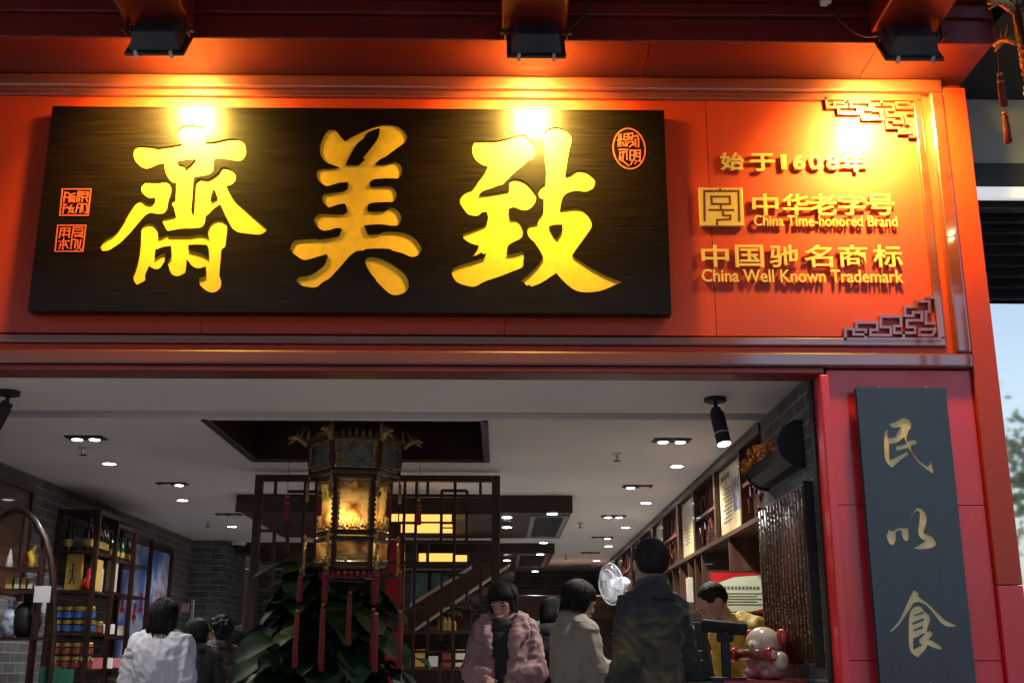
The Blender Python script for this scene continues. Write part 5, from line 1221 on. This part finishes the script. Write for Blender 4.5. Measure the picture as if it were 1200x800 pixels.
gbox('paper_pad', 'white paper pad on the counter under the payment screen', P(856, 797, 6.25).x, 6.25, ztab + .0, .13, .12, .012, M['paper'], 'paper')

# ================================================================== PEOPLE
def person(label, x, y, yaw, H, top, hairstyle, lean=0., head_pitch=0., head_yaw=0., arms=None, collar=.04, bulk=.028, wrinkle=.006, hairm='hair', hood=False, under=None, seedn=0, wide=1., hk=1.07):
    """local axes: the person faces -y; yaw turns that (0 = facing the street)."""
    t = thing('person', label, 'person', (x, y, ZF), yaw)
    s = H / 1.7
    def sp(z):        # the spine leans forward above the hips
        d = max(0, z - .95); return -math.tan(rad(lean)) * d, z - .12 * d * (1 - math.cos(rad(lean))) * 2
    def v(x_, y_, z_):
        oy, zz = sp(z_); return Vector((x_ * wide, y_ + oy, zz)) * s
    def torso(mb, e, z0=.90, ztop=9):
        prof = [(.90, .165, .115), (1.0, .155, .112), (1.10, .148, .108), (1.22, .160, .115), (1.32, .162, .112), (1.385, .160, .098), (1.425, .125, .082), (1.455, .095, .070), (1.475, .062, .06)]
        mb.rings([(v(0, 0, z), (rx * wide + e) * s, (ry + e) * s) for z, rx, ry in prof if z0 <= z <= ztop], 24)
    sh_ = .165
    A = arms or {}
    def arm_pts(sd):
        d = A.get(sd)
        S = v(sd * sh_, 0, 1.385)
        if d: return S, v(*d[0]), v(*d[1])
        return S, v(sd * .215, .02, 1.12), v(sd * .205, -.04, .87)
    def armm(mb, e, cut=1.):
        for sd in (-1, 1):
            S, E_, W_ = arm_pts(sd)
            mb.ell(S, ((.050 + e) * s,) * 3, 14, 10)
            mb.tube([S, S.lerp(E_, .5), E_], [(.048 + e) * s, (.045 + e) * s, (.039 + e) * s], 14).ell(E_, ((.043 + e) * s,) * 3, 12, 8)
            Wc = E_.lerp(W_, cut); mb.tube([E_, E_.lerp(Wc, .5), Wc], [(.042 + e) * s, (.039 + e) * s, (.030 + e) * s], 14)
    # ---- body: one continuous mesh with head, face, hands, legs
    b = MB(); torso(b, 0); armm(b, 0)
    for sd in (-1, 1):
        b.tube([(sd * .09 * s, 0, .92 * s), (sd * .095 * s, -.005, .50 * s), (sd * .095 * s, .01, .08 * s)], [.085 * s, .058 * s, .040 * s], 14)
        b.ell((sd * .095 * s, -.06 * s, .045 * s), (.042 * s, .12 * s, .045 * s), 12, 8)
        S, E_, W_ = arm_pts(sd); d = (W_ - E_).normalized(); sdv = d.cross(Vector((0, 0, 1))); sdv = sdv.normalized() if sdv.length > .1 else Vector((1, 0, 0))
        pn_ = sdv.cross(d).normalized(); Pm = W_ + d * .055 * s
        b.ell(Pm, (.030 * s, .030 * s, .030 * s), 10, 8); b.tube([W_, Pm, W_ + d * .09 * s], [.024 * s, .030 * s, .024 * s], 10)
        for f in range(4):
            o_ = sdv * (-.027 + .018 * f) * s; L_ = (.070, .080, .075, .058)[f] * s
            q0 = W_ + d * .085 * s + o_; q1 = q0 + d * L_ * .5 - pn_ * .012 * s; q2 = q1 + d * L_ * .35 - pn_ * .03 * s
            b.tube([q0, q1, q2], [.0095 * s, .0088 * s, .0075 * s], 8)
        q0 = W_ + d * .03 * s - sdv * .026 * s; q1 = q0 + (d * .6 - sdv * .6).normalized() * .035 * s; b.tube([q0, q1, q1 + d * .03 * s], [.012 * s, .0105 * s, .009 * s], 8)
    nb_ = v(0, .005, 1.455)
    hr = Matrix.Rotation(rad(head_yaw), 3, 'Z') @ Matrix.Rotation(rad(head_pitch + lean), 3, 'X')
    hc0 = nb_ + Vector((0, -.01 * s, 0))
    def hv(x_, y_, z_): return hc0 + hr @ (Vector((x_, y_, z_)) * s * hk)
    b.tube([nb_ - Vector((0, 0, .04 * s)), hv(0, .0, .09)], [.058 * s, .053 * s], 14)
    for c, r in (((0, .012, .155), (.074, .092, .088)), ((0, -.022, .105), (.060, .066, .078)), ((0, -.045, .055), (.036, .036, .032)), ((0, -.05, .14), (.062, .045, .05))):
        b.ell(hv(*c), tuple(k * s * hk for k in r), 18, 12, hr)
    b.tube([hv(0, -.090, .135), hv(0, -.106, .102)], [.009 * s, .014 * s], 8).ell(hv(0, -.104, .100), (.016 * s, .013 * s, .010 * s), 8, 6, hr)
    for sd in (-1, 1):
        b.ell(hv(sd * .074, .012, .125), (.011 * s, .021 * s, .033 * s), 10, 8, hr); b.ell(hv(sd * .030, -.088, .155), (.022 * s, .008 * s, .007 * s), 8, 6, hr)
    b.ell(hv(0, -.088, .068), (.024 * s, .010 * s, .010 * s), 8, 6, hr)
    link('body', remeshed(b, .0085, 3), M['skin'], t, True)
    for sd in (-1, 1):
        MB().ell(hv(sd * .030, -.0885, .138), (.012 * s, .006 * s, .006 * s), 10, 6, hr).build('eye', M['blackm'], t, smooth=True)
        MB().tube([hv(sd * .016, -.096, .158), hv(sd * .046, -.086, .160)], .004 * s, 5).build('eyebrow', M['hair'], t, smooth=True)
    MB().ell(hv(0, -.0955, .068), (.021 * s, .006 * s, .006 * s), 10, 6, hr).build('lips', M['pinkcard'], t, smooth=True)
    # ---- clothes
    def folds(c, nrm):
        k = c + Vector((seedn * 3.1, seedn * 1.7, 0))
        w1 = noise.noise(Vector((k.x * 4, k.y * 4, k.z * 3))) * .12
        a1 = noise.noise(Vector((k.x * 13 + w1 * 9, k.y * 13, k.z * 3.2 + k.x * 3)))
        a2 = noise.noise(Vector((k.x * 6 + k.z * 9, k.y * 7, k.z * 15 + w1 * 20 - k.x * 8)))
        rdg = (1 - abs(a1) * 2.2) * .8 + max(0, 1 - abs(a2) * 3.0) * .75
        return (rdg - .5) * wrinkle
    j = MB(); torso(j, bulk, ztop=1.46 if collar or hood else 9); armm(j, bulk * .8, .97)
    j.rings([(v(0, 0, .72), (.175 + bulk) * s, (.13 + bulk) * s), (v(0, 0, .92), (.168 + bulk) * s, (.12 + bulk) * s)], 24)
    for sd in (-1, 1): j.tube([v(sd * .02, .0, 1.435), v(sd * (sh_ + .004), 0, 1.375)], [(.042 + bulk) * s, (.042 + bulk) * s], 14)
    jk = link('jacket' if top not in ('shirt',) else 'shirt', remeshed(j, .011, 5, folds), M[top], t, True)
    if collar:
        n = 28; cv = []; cf_ = []
        for i in range(n + 1):
            a = rad(-128 + 256 * i / n) + math.pi / 2
            for (r_, z_) in ((.090, 1.43), (.080, 1.44 + collar * 1.7), (.090, 1.445 + collar * 2.0), (.116, 1.44 + collar * .9), (.132, 1.43)):
                q = v(r_ * 1.02 * math.cos(a), r_ * math.sin(a) + .005, z_ - .02 * (1 - math.sin(a)) * .6); cv.append(q)
        for i in range(n):
            for k in range(5): cf_.append((i * 5 + k, i * 5 + (k + 1) % 5, (i + 1) * 5 + (k + 1) % 5, (i + 1) * 5 + k))
        cf_ += [(0, 1, 2, 3, 4), tuple(n * 5 + k for k in (4, 3, 2, 1, 0))]
        MB().add(cv, cf_).build('collar', M[top], t, smooth=True)
    if hood:
        hm2 = MB().tube([v(-.13, .02, 1.46), v(-.11, .11, 1.46), v(0, .155, 1.45), v(.11, .11, 1.46), v(.13, .02, 1.46)], [.045 * s, .06 * s, .065 * s, .06 * s, .045 * s], 12)
        for sd in (-1, 1):
            hm2.tube([v(sd * .13, .02, 1.46), v(sd * .135, -.09, 1.45), v(sd * .115, -.165, 1.35), v(sd * .09, -.175, 1.2)], [.045 * s, .050 * s, .042 * s, .018 * s], 12)
            hm2.tube([v(sd * .16, -.03, 1.45), v(sd * .185, -.11, 1.40), v(sd * .17, -.15, 1.31)], [.03 * s, .036 * s, .014 * s], 10)
        link('hood', remeshed(hm2, .011, 4, lambda c, n_: folds(c, n_) * 1.3), M[top], t, True)
    if under:
        jm = jk.data; keep = []
        for p_ in jm.polygons:
            c = p_.center / s
            if c.y < -.03 and p_.normal.y < -.05 and abs(c.x) < (.028 + .062 * max(0, (c.z - 1.02) / .43)) * wide and c.z < 1.47: keep.append(p_)
        ids = {}; vs = []; fs = []
        for p_ in keep:
            f_ = []
            for i in p_.vertices:
                if i not in ids: ids[i] = len(vs); vs.append(jm.vertices[i].co + jm.vertices[i].normal * .004)
                f_.append(ids[i])
            fs.append(f_)
        MB().add(vs, fs).build('undershirt', M[under], t, smooth=True)
    tr_ = MB()
    for sd in (-1, 1): tr_.tube([(sd * .09 * s, 0, .93 * s), (sd * .097 * s, -.005, .50 * s), (sd * .097 * s, .01, .10 * s)], [.105 * s, .082 * s, .072 * s], 14)
    tr_.ell((0, 0, .90 * s), (.18 * s, .13 * s, .10 * s), 16, 10)
    link('trousers', remeshed(tr_, .014, 3), M['trouser'], t, True)
    # ---- hair
    h = MB(); sH = s * hk
    if hairstyle == 'short':
        h.ell(hv(0, .020, .163), (.0775 * sH, .0905 * sH, .0855 * sH), 28, 18, hr).ell(hv(0, .036, .136), (.0740 * sH, .068 * sH, .056 * sH), 20, 14, hr)
        vox, amp, fr_ = .005, .0012, 90
    elif hairstyle == 'bob':
        h.ell(hv(0, .022, .165), (.094 * sH, .105 * sH, .095 * sH), 24, 16, hr)
        h.rings([(hv(0, .035, z), rx * sH, ry * sH) for z, rx, ry in ((-.005, .094, .058), (.02, .106, .076), (.08, .106, .086), (.15, .098, .088))], 24)
        vox, amp, fr_ = .008, .007, 26
    elif hairstyle == 'full':
        h.ell(hv(0, .020, .170), (.092 * sH, .108 * sH, .092 * sH), 24, 16, hr).ell(hv(0, .055, .10), (.082 * sH, .062 * sH, .085 * sH), 20, 12, hr)
        for sd in (-1, 1): h.ell(hv(sd * .07, .0, .12), (.02 * sH, .04 * sH, .06 * sH), 12, 8, hr)
        vox, amp, fr_ = .008, .008, 24
    else:    # curly
        rr = random.Random(seedn + 5); h.ell(hv(0, .025, .165), (.088 * sH, .102 * sH, .09 * sH), 20, 14, hr).ell(hv(0, .06, .09), (.075 * sH, .06 * sH, .08 * sH), 16, 10, hr)
        for k in range(90):
            th, ph = rr.uniform(0, 6.28), rr.uniform(-.3, 1.5); c = (math.cos(ph) * math.cos(th) * .092, .028 + math.cos(ph) * math.sin(th) * .102, .155 + math.sin(ph) * .09)
            if c[1] < -.05 and c[2] < .19: continue
            h.ell(hv(*c), (rr.uniform(.014, .022) * sH,) * 3, 8, 6)
        vox, amp, fr_ = .006, .004, 50
    hme = remeshed(h, vox, 2, lambda c, n_: noise.noise(Vector((c.x * fr_, c.y * fr_, c.z * fr_ * .35))) * amp)
    if hairstyle in ('bob', 'full'):
        rs = random.Random(seedn * 7 + 1); sm2 = MB()
        low = -.015 if hairstyle == 'bob' else .035
        for k in range(240):
            a = rs.uniform(0, 2 * math.pi); front = math.sin(a) < -.35
            ex, ey = (.098, .108) if hairstyle == 'bob' else (.095, .110)
            end = rs.uniform(.145, .18) if front else low + rs.uniform(-.02, .03)
            z_, pts_, a1 = .165 + .095 * math.cos(rs.uniform(.1, .7)), [], a + rs.uniform(-.12, .12)
            for q in range(6):
                zz = z_ + (end - z_) * q / 5; u = min(1, max(0, (zz - .165) / .097)); rr_ = math.sqrt(max(.02, 1 - u * u)) if zz > .165 else 1 - (.06 if hairstyle == 'bob' else .22) * ((.165 - zz) / .16)
                aa = a + (a1 - a) * q / 5; off = 1.0 + rs.uniform(0, .035)
                pts_.append(hv(ex * rr_ * off * math.cos(aa), .022 + ey * rr_ * off * math.sin(aa), zz))
            sm2.tube(pts_, [.0035 * s, .004 * s, .004 * s, .0035 * s, .003 * s, .001 * s], 4)
        vs_ = [tuple(q.co) for q in hme.vertices] + sm2.v; n0 = len(hme.vertices)
        fs_h = [tuple(q.vertices) for q in hme.polygons] + [tuple(i + n0 for i in f) for f in sm2.f]
        hme = bpy.data.meshes.new('hair'); hme.from_pydata(vs_, [], fs_h)
    link('hair', hme, M[hairm], t, True)
    return t, hv, v, s
def feet(px, py_top, Y):        # X and standing height from the head top in the photo
    p = P(px, py_top, Y); return p.x, p.z - ZF
PPL = {}
X, H = feet(759, 622, 5.95)
PPL['man'] = person('man with cropped hair in a black-olive jacket, seen from behind', X + .01, 5.95, math.pi + .45, H / 1.045, 'olive', 'short', head_yaw=-16, collar=.05, bulk=.034, wide=.80, hk=1.16, wrinkle=.015, seedn=1, arms={-1: ((-.225, .03, 1.13), (-.18, -.14, .98)), 1: ((.225, .03, 1.13), (.18, -.14, .98))})
X, H = feet(193, 700, 7.9)
PPL['white'] = person('person with a black bob in a loose white shirt, seen from behind', X, 7.9, math.pi - .12, H / 1.02, 'shirt', 'bob', head_pitch=6, collar=.0, bulk=.055, wrinkle=.013, seedn=2)
X, H = feet(592, 685, 7.7)
PPL['pink'] = person('person in a pink padded jacket with turned-down collar, facing the street and looking down', X, 7.7, -.18, H / 1.0, 'pink', 'full', head_pitch=24, head_yaw=-8, collar=.0, bulk=.05, wide=.86, wrinkle=.014, hood=True, under='navy', seedn=3, arms={-1: ((-.26, .0, 1.13), (-.10, -.25, 1.08)), 1: ((.26, .0, 1.13), (.12, -.25, 1.06))})
X, H = feet(678, 684, 7.35)
PPL['beige'] = person('black-haired person in a beige jacket turned away, holding a phone', X - .03, 7.35, math.pi * .66, H / 1.0, 'beige', 'full', head_pitch=18, collar=.045, bulk=.045, wide=.84, wrinkle=.012, hood=False, seedn=4, arms={-1: ((-.25, -.02, 1.13), (-.13, -.27, 1.14)), 1: ((.25, -.02, 1.13), (.05, -.30, 1.16))})
X, H = feet(646, 702, 8.0)
person('person in black half hidden behind the beige jacket', X - .0, 8.0, math.pi - .2, H / 1.0, 'navy', 'full', head_pitch=35, bulk=.05, wrinkle=.010, seedn=5)
X, H = feet(231, 728, 8.7)
person('person in black partly hidden behind the white shirt', X, 8.7, math.pi + .3, H / 1.0, 'navy', 'full', head_pitch=15, bulk=.045, wrinkle=.010, seedn=6)
X, H = feet(258, 724, 9.3)
person('curly-haired person in a dark patterned top by the brick pier', X, 9.3, math.pi + .9, H / 1.0, 'grey', 'curly', bulk=.04, wrinkle=.010, seedn=7)
X, H = feet(279, 735, 10.0)
person('person in magenta glimpsed beside the lattice post', X + .02, 10.0, math.pi * .5, H / 1.0, 'magenta', 'full', head_pitch=20, bulk=.05, wrinkle=.010, seedn=8)
X, H = feet(852, 697, 6.85)
PPL['clerk'] = person('shop assistant in a yellow jacket bending over the counter, face turned left', 1.72, 7.12, -math.pi * .34, 1.63, 'yellow', 'short', lean=40, head_pitch=4, head_yaw=-22, collar=.03, bulk=.04, wrinkle=.012, seedn=9, arms={-1: ((-.24, -.10, 1.16), (-.12, -.32, 1.02)), 1: ((.24, -.10, 1.16), (.12, -.32, 1.02))})
# phone in the hands of the beige jacket person
bt, hv_, v_, s_ = PPL['beige']
ph = tag(MB().box(-.037, .037, -.005, .005, -.075, .075).build('phone', M['blackm'], bevel=.004), 'black phone held up by the person in beige', 'phone')
wl = Matrix.Translation(bt.location) @ Matrix.Rotation(bt.rotation_euler.z, 4, 'Z')
ph.matrix_world = wl @ Matrix.Translation(v_(-.03, -.37, 1.20)) @ Matrix.Rotation(rad(-25), 4, 'X')

# ================================================================== ACROSS THE STREET (seen only as reflections in the glossy front)
ob = thing('opposite_building', 'plain rendered building across the street, mirrored in the lacquer', 'building', (-9, -13, 0))
W(ob, MB().box(-26, 5.3, -22, -13, 0, 9.2), 'wall', M['opp'])
wm = MB()
for k in range(15):
    for r_ in range(2): wm.box(-25 + k * 2, -23.9 + k * 2, -12.99, -12.95, 1 + r_ * 3.4, 2.9 + r_ * 3.4)
W(ob, wm, 'windows', M['oppw'])
def street_tree(x, y, h, label, seed):
    t = thing('street_tree', label, 'tree', (x, y, 0)); r_ = random.Random(seed)
    tk = MB().tube([(0, 0, 0), (.05, 0, h * .3), (-.05, .05, h * .6), (0, 0, h * .85)], [.18, .14, .09, .03], 8)
    cr_ = MB()
    for k in range(9):
        a = r_.uniform(0, 6.28); z = h * r_.uniform(.35, .7); e = Vector((math.cos(a) * h * .28, math.sin(a) * h * .28, z + h * .15)); tk.tube([(0, 0, z), e * .5 + Vector((0, 0, z * .5)), e], [.06, .04, .015], 5)
        for j in range(170):
            c = e + Vector((r_.gauss(0, .6), r_.gauss(0, .6), r_.gauss(0, .5))); u = Vector((r_.gauss(0, 1), r_.gauss(0, 1), r_.gauss(0, 1))).normalized(); w_ = u.orthogonal().normalized(); q = r_.uniform(.08, .16)
            cr_.add([c - u * q, c + w_ * q * .5, c + u * q, c - w_ * q * .5], [(0, 1, 2, 3)])
    tk.build('trunk', M['bark'], t, smooth=True); cr_.build('crown', M['foliage'], t)
street_tree(12.7, -11, 7.6, 'leafy street tree mirrored in the neighbouring glass', 4)
